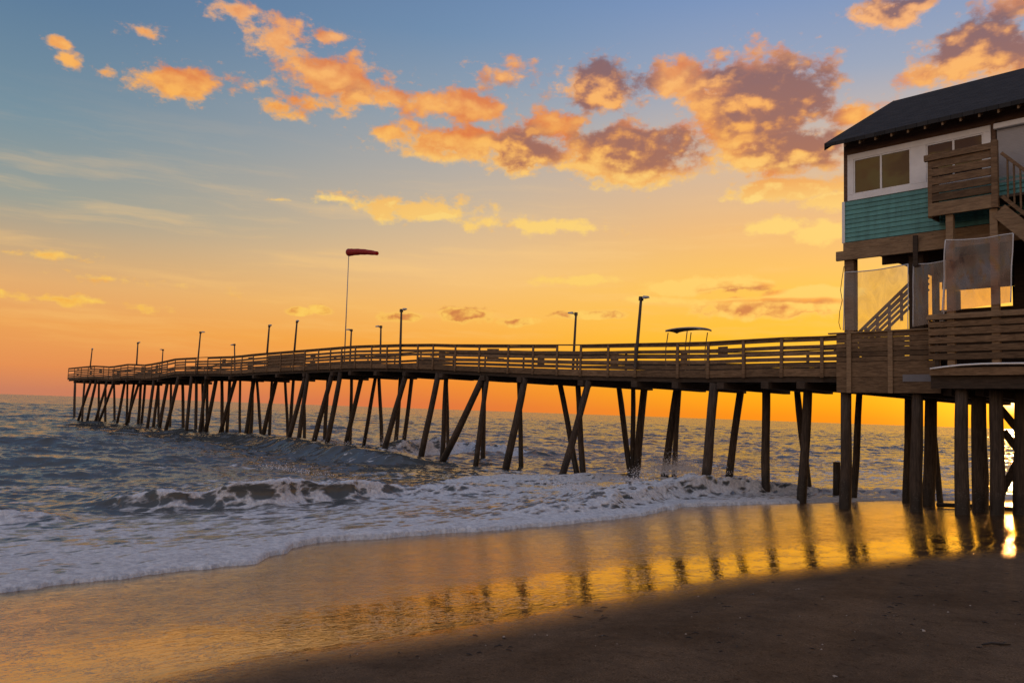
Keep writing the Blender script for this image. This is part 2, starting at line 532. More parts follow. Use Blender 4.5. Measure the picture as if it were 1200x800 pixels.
# clear vinyl sheet
m, t = new_mat('clear_vinyl')
tc = t.n('ShaderNodeTexCoord').outputs['Object']
n = t.noise(t.vec('MULTIPLY', tc, (1.5, 1, .8)), 1.5, 4, .6, 1.2)
tr = t.n('ShaderNodeBsdfTransparent', ins={0: (0.93, 0.90, 0.86, 1)})
df = t.n('ShaderNodeBsdfDiffuse', ins={0: (0.36, 0.35, 0.37, 1)})
tl = t.n('ShaderNodeBsdfTranslucent', ins={0: (0.70, 0.50, 0.42, 1)})
gs = t.n('ShaderNodeBsdfGlossy', ins={0: (1, 1, 1, 1), 'Roughness': .12})
haze = t.n('ShaderNodeMixShader', ins={0: .6, 1: df.outputs[0], 2: tl.outputs[0]})
mx = t.n('ShaderNodeMixShader', ins={0: t.sstep(n, .25, .8, .12, .42), 1: tr.outputs[0], 2: haze.outputs[0]})
mx2 = t.n('ShaderNodeMixShader', ins={0: .05, 1: mx.outputs[0], 2: gs.outputs[0]})
finish(t, mx2.outputs[0])
M['vinyl'] = m
m2 = m.copy()
m2.name = 'cloudy_glow_vinyl'
for nd in m2.node_tree.nodes:
    if nd.type == 'MAP_RANGE':
        nd.inputs[3].default_value, nd.inputs[4].default_value = .22, .48
    if nd.type == 'BSDF_TRANSPARENT':
        nd.inputs[0].default_value = (.93, .72, .58, 1)  # warm tint puts the sunset glow into the sheet's colour
M['cloudy'] = m2
M['hem'] = plain('white_hem', (0.6, 0.6, 0.6), .7, var=.1)

# sea water with foam
m, t = new_mat('sea_water')
geo = t.n('ShaderNodeNewGeometry')
pos = geo.outputs['Position']
rot = t.n('ShaderNodeVectorRotate', rotation_type='Z_AXIS', ins={'Vector': pos, 'Angle': -FR_ROT}).outputs[0]
foam = t.n('ShaderNodeAttribute', attribute_name='foam').outputs['Fac']
fl = t.vec('MULTIPLY', rot, (1.0, 0.42, 1.0))
wrp = t.noise(fl, 1.1, 4, .6, out=1)
fw = t.vec('MULTIPLY_ADD', t.vec('SUBTRACT', wrp, (.5, .5, .5)), (0.9, .9, .9), fl)
lace = t.n('ShaderNodeTexVoronoi', feature='SMOOTH_F1', ins={'Vector': fw, 'Scale': 4.6, 'Smoothness': .25}).outputs['Distance']
fn = t.noise(fw, 2.2, 8, .68)
thr = t.math('MULTIPLY_ADD', t.math('SUBTRACT', 0.5, lace), 0.95, fn)
mask = t.sstep(t.math('SUBTRACT', t.math('MULTIPLY', foam, 1.35), thr), -0.12, 0.18)
fine = t.noise(rot, 9.0, 6, .7)
fcol = t.mix(t.sstep(fine, .3, .7), (0.48, 0.50, 0.54, 1), (0.86, 0.87, 0.88, 1))
r1 = t.noise(t.vec('MULTIPLY', rot, (1.5, 0.62, 1.0)), 1.5, 5, .62, .3, 1)
r2 = t.noise(t.vec('MULTIPLY', rot, (1.4, 0.55, 1.0)), 0.26, 3, .6, .2, 1)
sh1 = t.vec('MULTIPLY', t.vec('SUBTRACT', r1, (.5, .5, .5)), (.66, .66, 0))
sh2 = t.vec('MULTIPLY', t.vec('SUBTRACT', r2, (.5, .5, .5)), (.95, .95, 0))
dist = t.vec('LENGTH', pos, out=1)
far = t.sstep(dist, 25, 120)
slope_ = t.vec('ADD', t.n('ShaderNodeVectorMath', operation='SCALE', ins={0: sh1, 'Scale': t.math('MULTIPLY_ADD', far, 1.8, .6)}).outputs[0],
               t.n('ShaderNodeVectorMath', operation='SCALE', ins={0: sh2, 'Scale': t.math('MULTIPLY_ADD', far, 1.9, .10)}).outputs[0])
nrmw = t.vec('NORMALIZE', t.vec('ADD', geo.outputs['Normal'], slope_))
bmpf = t.n('ShaderNodeBump', ins={'Strength': 1.0, 'Distance': .16, 'Height': t.math('MULTIPLY_ADD', mask, .6, t.math('MULTIPLY_ADD', fine, .5, fn))})
wat = t.n('ShaderNodeBsdfPrincipled', ins={'Base Color': (0.074, 0.080, 0.079, 1), 'Roughness': .18, 'IOR': 1.34, 'Normal': nrmw})
fm = t.n('ShaderNodeBsdfPrincipled', ins={'Base Color': fcol, 'Roughness': .75, 'Normal': bmpf.outputs[0], 'Specular IOR Level': .3})
finish(t, t.n('ShaderNodeMixShader', ins={0: mask, 1: wat.outputs[0], 2: fm.outputs[0]}).outputs[0])
M['sea'] = m

# beach sand, wet and dry
m, t = new_mat('beach_sand')
pos = t.n('ShaderNodeNewGeometry').outputs['Position']
rot = t.n('ShaderNodeVectorRotate', rotation_type='Z_AXIS', ins={'Vector': pos, 'Angle': -FR_ROT}).outputs[0]
wetv = t.n('ShaderNodeAttribute', attribute_name='wet').outputs['Fac']
film = t.n('ShaderNodeAttribute', attribute_name='film').outputs['Fac']
nb = t.noise(rot, 0.55, 5, .6)
nf = t.noise(rot, 60.0, 5, .75)
nm = t.noise(rot, 5.0, 5, .65)
wet = t.sstep(t.math('MULTIPLY_ADD', t.math('SUBTRACT', nb, .5), .35, wetv), 0.15, 0.85)
spk = t.n('ShaderNodeTexVoronoi', ins={'Vector': rot, 'Scale': 22.0})
speck = t.math('MULTIPLY', t.sstep(spk.outputs['Distance'], .10, .05), t.sstep(t.n('ShaderNodeSeparateColor', ins={0: spk.outputs['Color']}).outputs[0], .80, .90))
dry_c = t.mix(t.sstep(nf, .3, .7), (0.066, 0.043, 0.026, 1), (0.215, 0.140, 0.086, 1))
dry_c = t.mix(t.sstep(nm, .35, .75), dry_c, (0.105, 0.070, 0.045, 1))
dry_c = t.mix(t.sstep(nb, .35, .7), dry_c, t.mix(1.0, dry_c, (.55, .53, .51, 1), 'MULTIPLY'))
dry_c = t.mix(t.math('MULTIPLY', speck, .12), dry_c, (0.42, 0.37, 0.32, 1))
wet_c = t.mix(t.sstep(nf, .3, .7), (0.034, 0.021, 0.012, 1), (0.075, 0.046, 0.026, 1))
wet_c = t.mix(t.sstep(nm, .45, .75), wet_c, (0.030, 0.018, 0.010, 1))
ng = t.noise(rot, 16.0, 4, .7)
dry_c = t.mix(t.sstep(ng, .52, .72), dry_c, t.mix(1.0, dry_c, (.50, .48, .46, 1), 'MULTIPLY'))
col = t.mix(wet, dry_c, wet_c)
# worm-like rills and pits of the wet flat
rp = t.vec('MULTIPLY', rot, (1.35, 0.75, 1))
wv = t.noise(rp, 5.5, 3, .55, 1.4)
wv2 = t.noise(rp, 14.0, 3, .6, .8)
pit = t.n('ShaderNodeTexVoronoi', ins={'Vector': rot, 'Scale': 5.5})
pits = t.math('MULTIPLY', t.sstep(pit.outputs['Distance'], .17, .06), t.sstep(t.n('ShaderNodeSeparateColor', ins={0: pit.outputs['Color']}).outputs[1], .70, .8))
wl = t.sstep(t.math('ABSOLUTE', t.math('SUBTRACT', t.noise(t.vec('MULTIPLY', rot, (1.2, .8, 1)), 8.5, 3, .6, 1.1), .5)), .035, .0)
wl = t.math('MULTIPLY', wl, t.sstep(t.noise(rot, 2.2, 3, .6), .46, .62))
hw = t.math('MULTIPLY_ADD', wl, -.55, t.math('MULTIPLY', wv2, .35))
hw = t.math('ADD', hw, t.math('MULTIPLY_ADD', pits, -.55, wv))
film = t.math('MULTIPLY_ADD', t.math('SUBTRACT', nb, .5), .9, film)
amt = t.sstep(film, 0.0, 1.0, 1.0, .30)
bw = t.n('ShaderNodeBump', ins={'Strength': t.math('MULTIPLY', amt, .36), 'Distance': .028, 'Height': hw})
bd = t.n('ShaderNodeBump', ins={'Strength': .9, 'Distance': .03, 'Height': t.math('MULTIPLY_ADD', nf, .5, t.math('MULTIPLY_ADD', nm, 1.2, t.math('MULTIPLY', speck, .6)))})
rg = t.sstep(film, 0.0, 1.0, .15, .05)
geo2 = t.n('ShaderNodeNewGeometry')
s1 = t.vec('SUBTRACT', t.noise(t.vec('MULTIPLY', rot, (1.25, .75, 1)), 9.0, 3, .6, .9, 1), (.5, .5, .5))
s2 = t.vec('SUBTRACT', t.noise(t.vec('MULTIPLY', rot, (1.25, .75, 1)), 26.0, 2, .6, .6, 1), (.5, .5, .5))
k1 = t.math('MULTIPLY', amt, t.sstep(t.noise(rot, 1.6, 3, .6), .38, .62, .04, .14))
sl = t.n('ShaderNodeVectorMath', operation='SCALE', ins={0: t.vec('MULTIPLY', s1, (1, 1, 0)), 'Scale': k1}).outputs[0]
sl2 = t.n('ShaderNodeVectorMath', operation='SCALE', ins={0: t.vec('MULTIPLY', s2, (1, 1, 0)), 'Scale': t.math('MULTIPLY', k1, .9)}).outputs[0]
nw = t.vec('NORMALIZE', t.vec('ADD', bw.outputs[0], t.vec('ADD', sl, sl2)))
sw = t.n('ShaderNodeBsdfPrincipled', ins={'Base Color': col, 'Roughness': rg, 'IOR': 3.8, 'Specular Tint': (1.0, .78, .48, 1), 'Normal': nw,
                                          'Coat Weight': 1.0, 'Coat Roughness': rg, 'Coat IOR': 1.5, 'Coat Tint': (1.0, .80, .54, 1), 'Coat Normal': nw})
sd = t.n('ShaderNodeBsdfPrincipled', ins={'Base Color': col, 'Roughness': .95, 'Specular IOR Level': .08, 'Normal': bd.outputs[0]})
finish(t, t.n('ShaderNodeMixShader', ins={0: wet, 1: sd.outputs[0], 2: sw.outputs[0]}).outputs[0])
M['sand'] = m

# ------------------------------------------------------------------ beach
D2 = np.array([DV.x, DV.y])
N2 = np.array([NV.x, NV.y])


def sm(x, lo, hi):
    u = np.clip((x - lo) / (hi - lo), 0, 1)
    return u * u * (3 - 2 * u)


def poly_cb(pts, z=0.0):
    """photograph points on the level z -> arrays (b, c) sorted by b, extra columns kept"""
    rows = []
    for q in pts:
        a, b = GR(q[0], q[1], z)
        rows.append((b, cO - a) + tuple(q[2:]))
    rows.sort()
    return np.array(rows)


def vnoise(x, seed=0):
    """smooth 1-D noise"""
    r = np.random.default_rng(seed).random(4096)
    i = np.floor(x).astype(int)
    f = x - i
    f = f * f * (3 - 2 * f)
    return r[i % 4096] * (1 - f) + r[(i + 1) % 4096] * f


EDGE = poly_cb([(-160, 706), (0, 690), (90, 681), (200, 668), (290, 659), (303, 654), (318, 649), (338, 644), (345, 637), (380, 629),
                (430, 626), (500, 622), (600, 616), (690, 608), (735, 603), (765, 598), (800, 590), (900, 588), (1000, 587), (1200, 585)])
DRY = poly_cb([(150, 830), (280, 796), (400, 780), (500, 764), (600, 744), (750, 711), (850, 696), (1000, 681), (1150, 668), (1300, 655)])


def c_edge(b):
    return np.interp(b, EDGE[:, 0], EDGE[:, 1]) + (vnoise(b * 2.2, 3) - .5) * .22 + (vnoise(b * 7, 4) - .5) * .07


def c_dry(b):
    return np.interp(b, DRY[:, 0], DRY[:, 1]) - .30 * sm(b, 11.0, 7.0) - .50


def sand_z(b, c):
    z = np.where(c > 13.0, -0.02 - (c - 13.0) * 0.035, -0.02 + 0.004 * (13.0 - c))
    dr = c_dry(b) - c
    z = z + np.where(dr > -0.6, 0.02 * (dr + .6) ** 1.2 * 1.0, 0) if False else z + 0.028 * np.clip(dr + .3, 0, 25)
    cusp = sm(b, 7.2, 3.0)
    uu = np.clip(13.2 - c, 0, 8)
    z = z + cusp * 0.075 * uu * uu / (uu + 1.2)
    return np.maximum(z, -3.0)


azs = np.radians(np.concatenate([np.linspace(-180, -44, 40)[:-1], np.linspace(-44, 44, 420), np.linspace(44, 180, 40)[1:]]))
rs = np.concatenate([np.linspace(0.5, 4.5, 6)[:-1], np.geomspace(4.5, 60, 300), np.geomspace(60, 5000, 30)[1:]])
A_, R_ = np.meshgrid(azs, rs)
X, Y = R_ * np.sin(A_), R_ * np.cos(A_)
b_ = X * N2[0] + Y * N2[1] - bO
c_ = X * D2[0] + Y * D2[1]
Z = sand_z(b_, c_)
und = (vnoise(b_ * .9 + 50, 8) - .5) * (vnoise(c_ * 1.1 + 90, 9) - .5)
dryf = sm(c_dry(b_) - c_, 0.0, 1.2)
Z = Z + und * .05 * dryf
wetw = 0.28 + 0.9 * sm(9.0 - b_, 0, 8)
wet = np.clip((c_ - c_dry(b_)) / (2 * wetw) + .5, 0, 1)
filmv = sm(c_ - c_dry(b_), 3.4, 1.5) * sm(c_ - c_dry(b_), -.3, .5)
beach = grid_mesh('beach', np.stack([X, Y, Z], -1), M['sand'], {'wet': wet, 'film': filmv})
tag(beach, 'dark dry sand and shining wet sand of the beach', 'beach', kind='structure')

# ------------------------------------------------------------------ sea


def ocean(N, L, lam, rms, seed, spread=2.0):
    r = np.random.default_rng(seed)
    k1 = np.fft.fftfreq(N, L / N) * 2 * np.pi
    kx, ky = np.meshgrid(k1, k1)               # kx along c, ky along b
    k = np.sqrt(kx ** 2 + ky ** 2)
    k[0, 0] = 1e9
    kp = 2 * np.pi / lam
    S = k ** -3.6 * np.exp(-1.2 * (kp / k) ** 2) * np.exp(-(k * L / N * .55) ** 2)
    S *= (np.abs(kx) / k) ** spread + .06
    H = np.sqrt(S) * (r.standard_normal((N, N)) + 1j * r.standard_normal((N, N)))
    h = np.fft.ifft2(H).real
    s = rms / h.std()
    dx = np.fft.ifft2(-1j * kx / k * H).real * s
    dy = np.fft.ifft2(-1j * ky / k * H).real * s
    return h * s, dx, dy, L


def samp(t4, c, b):
    h, dx, dy, L = t4
    N = h.shape[0]
    u, v = (c / L * N), (b / L * N)
    i, j = np.floor(u).astype(int), np.floor(v).astype(int)
    fu, fv = u - i, v - j
    out = []
    for T in (h, dx, dy):
        out.append((T[j % N, i % N] * (1 - fu) + T[j % N, (i + 1) % N] * fu) * (1 - fv) +
                   (T[(j + 1) % N, i % N] * (1 - fu) + T[(j + 1) % N, (i + 1) % N] * fu) * fv)
    return out


TA = ocean(512, 97.0, 11.0, 1.0, 5, 3.0)
TB = ocean(512, 31.0, 3.2, 1.0, 6, 2.0)
TC = ocean(512, 11.3, 0.9, 1.0, 7, 1.5)

azs = np.radians(np.concatenate([np.linspace(-78, -36, 60)[:-1], np.linspace(-36, 36, 950), np.linspace(36, 62, 40)[1:]]))
rs = np.concatenate([np.linspace(8.5, 13.5, 80), np.linspace(13.5, 30, 390)[1:], np.linspace(30, 62, 300)[1:], np.geomspace(62, 300, 220)[1:],
                     np.geomspace(300, 9000, 60)[1:]])
A_, R_ = np.meshgrid(azs, rs)
R_ = R_ * (1 + 0.0004 * RNG.standard_normal(R_.shape))
X, Y = R_ * np.sin(A_), R_ * np.cos(A_)
b_ = X * N2[0] + Y * N2[1] - bO
c_ = X * D2[0] + Y * D2[1]
ce = c_edge(b_)
off = c_ - ce                                   # metres seaward of the foam's edge
lod = 1 / (1 + (R_ / 260) ** 2)
ampA = 0.02 + 0.085 * sm(off, 6, 30)
ampB = 0.010 + 0.024 * sm(off, 3, 16)
ampC = 0.004 + 0.005 * sm(off, 2, 12)
hA, xA, yA = samp(TA, c_, b_)
hB, xB, yB = samp(TB, c_ + .3 * b_, b_ - .3 * c_)
hC, xC, yC = samp(TC, c_ - .2 * b_, b_ + .2 * c_)
fade = sm(off, 0.0, 2.5)
Z = (hA * ampA + hB * ampB * lod + hC * ampC * lod ** 2) * (0.25 + .75 * fade)
dC = -(xA * ampA + xB * ampB * lod + xC * ampC * lod ** 2) * 1.0 * fade
dB = -(yA * ampA + yB * ampB * lod) * fade
foam = np.zeros_like(Z)
EX, EY = np.zeros_like(Z), np.zeros_like(Z)

# breaking waves: crest lines read off the photograph (pixel x, y at the wave's foot, height)
WAVES = [
    ([(96, 596, 0.0), (140, 594, .24), (200, 594, .46), (230, 593, .40), (270, 592, .52), (330, 589, .66), (385, 586, .60), (425, 583, .48), (470, 581, .30), (560, 579, .20), (640, 580, .0)], .46, 2.4, .75, .46),
    ([(180, 502, .0), (245, 512, .25), (300, 518, .45), (345, 530, .62), (400, 540, .64), (440, 545, .74), (465, 546, .55), (500, 547, .3), (560, 548, .0)], 1.1, 3.0, .25, .05),
    ([(438, 536, .0), (462, 534, .6), (500, 531, .85), (545, 529, .75), (585, 533, .4), (640, 536, .0)], .6, 1.6, .3, .8),
    ([(560, 604, .0), (640, 604, .18), (700, 598, .34), (735, 590, .48), (765, 582, .52), (800, 578, .66), (850, 577, .58), (900, 577, .42), (960, 579, .22), (1100, 581, .12), (1250, 582, .0)], .5, 1.8, .5, .50),
    ([(-60, 612, .18), (20, 612, .2), (70, 611, .12), (110, 606, .0)], .3, 1.0, .4, .9),
    ([(-60, 545, .1), (20, 543, .30), (90, 545, .34), (150, 546, .2), (190, 546, .0)], .8, 2.5, .4, .0),
    ([(-60, 520, .1), (20, 519, .35), (60, 521, .2), (110, 522, .0)], .9, 2.8, .4, .0),
    ([(560, 566, .0), (620, 566, .14), (690, 563, .22), (740, 560, .0)], .4, 1.2, .4, .5)]
def ground_xy(px, py):
    a, b = GR(px, py)
    v = O + AV * a + NV * b
    return v.x, v.y


for wi, (pts, wf, wb, lean, fo) in enumerate(WAVES):
    xy = np.array([ground_xy(q[0], q[1]) for q in pts])
    hs_ = np.array([q[2] for q in pts])
    # resample the crest smoothly
    tq = np.concatenate([[0], np.cumsum(np.hypot(*np.diff(xy, axis=0).T))])
    td = np.linspace(0, tq[-1], 50)
    cx, cy, ch = (np.interp(td, tq, v) for v in (xy[:, 0], xy[:, 1], hs_))
    ker = np.hanning(9) / np.hanning(9).sum()
    cx, cy = (np.convolve(np.pad(v, 4, mode='reflect', reflect_type='odd'), ker, 'valid') for v in (cx, cy))
    box = (X > cx.min() - 9) & (X < cx.max() + 9) & (Y > cy.min() - 9) & (Y < cy.max() + 9)
    xb, yb = X[box], Y[box]
    best = np.full(xb.shape, 1e9)
    uu, hh0, ss = np.zeros_like(xb), np.zeros_like(xb), np.zeros_like(xb)
    for k in range(49):
        ex, ey = cx[k + 1] - cx[k], cy[k + 1] - cy[k]
        L2 = ex * ex + ey * ey + 1e-9
        t_ = ((xb - cx[k]) * ex + (yb - cy[k]) * ey) / L2
        tc_ = np.clip(t_, 0, 1)
        d2 = (xb - cx[k] - tc_ * ex) ** 2 + (yb - cy[k] - tc_ * ey) ** 2
        m_ = d2 < best
        best[m_] = d2[m_]
        side = np.sign(ex * (yb - cy[k]) - ey * (xb - cx[k]))   # + is the far side of a crest listed from left to right
        uu[m_] = (np.sqrt(d2) * side)[m_]
        hh0[m_] = (ch[k] + (ch[k + 1] - ch[k]) * tc_)[m_]
        ss[m_] = (td[k] + (td[k + 1] - td[k]) * tc_)[m_]
    mx_, my_ = cx[-1] - cx[0], cy[-1] - cy[0]
    ml = math.hypot(mx_, my_)
    fx, fy = my_ / ml, -mx_ / ml                # towards the shore side
    H = hh0 * (0.82 + .36 * vnoise(ss * 1.1 + 7 * wi, 40 + wi))
    uu = uu + (vnoise(ss * .7, 50 + wi) - .5) * .5 * min(1, fo * 3) + (vnoise(ss * 3.0, 60 + wi) - .5) * .16 * min(1, fo * 3)
    prof = np.where(uu < 0, np.exp(-(uu / wf) ** 2), np.exp(-(uu / wb) ** 2))
    hh = H * prof
    Zb, db = Z[box], H
    chop = (hB[box] * .05 + hC[box] * .045) * fo * prof * sm(H, .05, .4)
    Z[box] = Zb * (1 - .5 * prof * sm(H, .1, .5)) + hh + chop
    push = lean * hh * prof ** 1.5 + .18 * H * np.exp(-((uu + wf) / wf) ** 2)
    EX[box] += push * fx
    EY[box] += push * fy
    face = np.where(uu < 0, np.exp(-((uu + wf * .4) / (wf * 2.2)) ** 2), np.exp(-(uu / .35) ** 2))
    arc = vnoise(ss * 2.0 + uu * 1.6, 77 + wi)
    streak = .30 + .9 * arc ** 1.5 + .9 * np.exp(-((uu - .03) / .13) ** 2) + .6 * np.exp(-((uu + wf * 1.6) / (wf * .6)) ** 2)
    foam[box] = np.maximum(foam[box], fo * face * streak * sm(H, .04, .3))

# the sheet of foam running up the sand
FE = poly_cb([(-160, 608), (0, 606), (110, 608), (200, 604), (300, 597), (400, 590), (480, 575), (560, 557), (640, 556), (720, 556), (800, 566), (900, 572), (1000, 575), (1200, 574)])
cf = np.interp(b_, FE[:, 0], FE[:, 1]) + (vnoise(b_ * .7, 5) - .5) * 1.2
sw_ = sm(c_ - ce, -.6, -.45) * sm(c_ - cf, .9, -.9)
lead = np.exp(-((c_ - ce) / .55) ** 2)
foam = np.maximum(foam, sw_ * (.50 + .14 * (vnoise(c_ * .9 + b_ * .25, 12) - .5) * 2 + .45 * lead))
foam = np.maximum(foam, .36 * sm(off, 3, 6) * sm(off, 24, 12) * (vnoise(c_ * .7 + 20 + .3 * np.sin(b_), 14) ** 1.4))
foam += .04 * sm(hA * .6 + hB * .8, 1.3, 2.3) * sm(off, 10, 20) * lod * 3
foam = np.clip(foam, 0, 1.1)
# thin rounded lip at the edge of the run-up
lip = np.sqrt(np.clip(off / .16, 0, 1))
Z = np.where(off > 0, Z * sm(off, 0, 1.2) + 0.065 * lip - 0.02, -0.02 - .5 * np.clip(-off, 0, 1))
Z = Z + np.where(off < 0, np.minimum(sand_z(b_, c_), 0) - .0, 0)
Z = np.where((off < 0), np.minimum(Z, sand_z(b_, c_) - .03), Z)
Z += (vnoise(b_ * 9, 15) * vnoise(c_ * 9, 16)) * .02 * sw_ * sm(off, .1, .6)
X = X + dC * D2[0] + dB * N2[0] + EX
Y = Y + dC * D2[1] + dB * N2[1] + EY
sea = grid_mesh('sea', np.stack([X, Y, Z], -1), M['sea'], {'foam': foam})
tag(sea, 'choppy grey sea with breaking waves and foam at sunset', 'sea', kind='structure')


# ------------------------------------------------------------------ spray thrown up by breakers
def spray(name, label, spots, seed):
    r = random.Random(seed)
    mb = MB()
    for (px, py, n, sa, sb, sz, z0) in spots:
        a, b = GR(px, py)
        for _ in range(n):
            u = r.random() ** 1.8
            x = O + AV * (a + r.gauss(0, sa)) + NV * (b + r.gauss(0, sb))
            z = z0 + abs(r.gauss(0, sz)) * (0.3 + u)
            s = r.uniform(.006, .020) * (1.4 - .5 * min(1, z))
            k = len(mb.v)
            for dx, dy, dz in ((1, 0, 0), (-1, 0, 0), (0, 1, 0), (0, -1, 0), (0, 0, 1), (0, 0, -1)):
                mb.v.append((x.x + dx * s, x.y + dy * s, z + dz * s * r.uniform(.7, 1.6)))
            for f in ((0, 2, 4), (2, 1, 4), (1, 3, 4), (3, 0, 4), (2, 0, 5), (1, 2, 5), (3, 1, 5), (0, 3, 5)):
                mb.f.append(tuple(k + i for i in f))
    o = mb.build(name, M['drop'])
    return tag(o, label, 'spray', kind='stuff')


m, t = new_mat('spray_drops')
finish(t, t.n('ShaderNodeMixShader', ins={0: .5, 1: t.n('ShaderNodeBsdfDiffuse', ins={0: (.85, .85, .87, 1)}).outputs[0],
                                          2: t.n('ShaderNodeBsdfTranslucent', ins={0: (.85, .85, .87, 1)}).outputs[0]}).outputs[0])
M['drop'] = m
spray('spray', 'white spray thrown up by the breakers round the piles',
      [(790, 562, 2600, .55, .5, .45, .45), (815, 566, 1500, .8, .5, .28, .5), (775, 566, 1200, .6, .5, .25, .4), (700, 585, 800, 1.2, .5, .12, .3), (455, 530, 600, .5, .6, .35, .5), (500, 528, 600, 1.2, .8, .25, .5),
       (745, 575, 300, .3, .5, .25, .35), (400, 535, 150, .8, .5, .15, .7), (340, 570, 250, 1.2, .25, .08, .55)], 3)

# ------------------------------------------------------------------ pier
pier = empty('fishing_pier', O, FR_ROT)
tag(pier, 'long weathered wooden fishing pier on leaning piles running out to sea', 'pier')
RT = [(82, 431), (98, 429.3), (113, 428), (130, 429.3), (151, 426), (172, 427), (190, 423.5), (207, 419.6), (230, 418.6), (260, 417.4), (275, 417), (298, 414.4), (314, 413),
      (358, 409.5), (388, 407), (414, 404.8), (436, 404), (470, 403), (508, 402.6), (534, 403.2), (624, 403.4), (682, 403.4),
      (745, 402), (794, 401), (828, 400.2), (871, 397.6), (916, 395), (963, 393.6), (990, 392)]
rt = sorted(G(x, y, -.1) for x, y in RT)
rt_a, rt_z = np.array([q[0] for q in rt]), np.array([q[1] for q in rt])


def zt(a):
    return float(np.interp(a, rt_a, rt_z))


RAIL_H = 1.12
PIER_W = 4.7
A_END, A_START = float(rt_a[0]), 0.0


def seg(points, y0, y1, dz0, dz1):
    mb = MB()
    for x0, x1 in zip(points[:-1], points[1:]):
        mb.slab(x0 + .002, x1 - .002, y0, y1, zt(x0) + dz0, zt(x0) + dz1, zt(x1) + dz0, zt(x1) + dz1)
    return mb


POSTS = [963, 916, 871, 830, 794, 745, 713, 681, 653, 625, 596, 562, 534, 508, 490, 470, 454, 436, 417, 401, 388, 374, 358, 345,
         330, 314, 298, 285, 273, 260, 245, 231, 219, 207, 198, 189, 180, 172, 160, 152, 144, 136, 130, 124, 113, 106, 98, 90, 83]
pa = sorted(G(x, 400, -.1)[0] for x in POSTS)
stations = pa + [0.6]
long_st = [x for i, x in enumerate(stations) if i % 2 == 0 or i == len(stations) - 1]

# deck of cross planks
mb = MB()
x = A_END
while x < 0.5:
    mb.slab(x, x + .285, .0, PIER_W, zt(x) - RAIL_H - .05, zt(x) - RAIL_H + random.uniform(-.003, .003), zt(x + .285) - RAIL_H - .05, zt(x + .285) - RAIL_H)
    x += .30
mb.build('deck', M['dark'], pier)
for yy in (0.02, 1.2, 2.4, 3.6, 4.62):
    seg(long_st, yy, yy + .09, -RAIL_H - .42, -RAIL_H - .052).build('girder', M['dark'], pier)
for i, (x0, x1) in enumerate(zip(long_st[:-1], long_st[1:])):
    pass
fa = seg(stations, -.065, -.005, -RAIL_H - .24, -RAIL_H + .03).build('fascia_board', M['board'], pier)
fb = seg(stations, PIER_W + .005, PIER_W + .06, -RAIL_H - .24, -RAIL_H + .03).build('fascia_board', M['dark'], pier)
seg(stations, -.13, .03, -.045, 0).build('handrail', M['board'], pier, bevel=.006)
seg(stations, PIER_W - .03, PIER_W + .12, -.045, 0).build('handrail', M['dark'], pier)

# posts: one mesh, linked copies
pm = MB().box(-.06, .06, -.115, -.069, -RAIL_H - .27, -.047).mesh('rail_post', M['board'], bevel=.005)
for i, x in enumerate(pa):
    o = D.objects.new('rail_post', pm)
    COL.objects.link(o)
    o.parent = pier
    o.location = (x, 0, zt(x))
    o.rotation_euler = (0, random.uniform(-.015, .015), 0)
for i, x in enumerate(pa[::2]):
    o = D.objects.new('rail_post', pm)
    COL.objects.link(o)
    o.parent = pier
    o.location = (x, PIER_W + .115 + .069 - .01, zt(x))

# railing boards, bay by bay
SOLID = {}


def bay(x0, x1, y0, y1, rr, solid, near):
    mb = MB()
    z0, z1 = zt(x0), zt(x1)
    rows = [(-.22, -.09), (-.43, -.295), (-.635, -.50), (-.84, -.705), (-1.05, -.91)]
    for k, (lo, hi) in enumerate(rows):
        if not near and k in (1, 4):
            continue
        if near and k == 0:
            lo, hi = -.17, -.05
        j = rr.uniform(-.012, .012)
        if rr.random() < .04 and not solid:
            continue
        mb.slab(x0 + .004, x1 - .004, y0, y1, z0 + lo + j, z0 + hi + j, z1 + lo - j * .5, z1 + hi - j * .5)
    if solid:                                     # extra boards close the gaps
        s0, s1 = solid
        xa, xb = x0 + (x1 - x0) * s0, x0 + (x1 - x0) * s1
        za, zb = z0 + (z1 - z0) * s0, z0 + (z1 - z0) * s1
        for lo, hi in ((-.31, -.21), (-.52, -.41), (-.72, -.61), (-.93, -.81)):
            if s1 - s0 < .8 and rr.random() < .5:
                continue
            mb.slab(xa, xb, y1 + .003, y1 + .03, za + lo, za + hi, zb + lo, zb + hi)
        if s1 - s0 > .8:
            mb.slab(xa, xb, y1 + .003, y1 + .03, za - .14, za - .055, zb - .14, zb - .055)
    return mb


rr = random.Random(5)
near_st = pa + [0.55]
for i, (x0, x1) in enumerate(zip(near_st[:-1], near_st[1:])):
    px_mid = None
    sol = None
    u = rr.random()
    if u < .40:
        x_ = rr.uniform(0, .6)
        sol = (x_, x_ + rr.uniform(.2, .4))
    ga = G(358, 420)[0], G(314, 420)[0]
    if ga[1] - .1 < (x0 + x1) / 2 < ga[0] + .1:
        sol = (0.0, 1.0)
    if (x0 + x1) / 2 > G(960, 400)[0]:
        sol = (0.3, .6)
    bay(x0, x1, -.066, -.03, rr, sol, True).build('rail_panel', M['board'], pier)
far_st = pa[::2] + [0.55]
for i, (x0, x1) in enumerate(zip(far_st[:-1], far_st[1:])):
    u = rr.random()
    sol = (0.0, 1.0) if u < .05 else ((0.3, .5) if u < .25 else None)
    bay(x0, x1, PIER_W + .03, PIER_W + .066, rr, sol, False).build('rail_panel', M['dark'], pier)

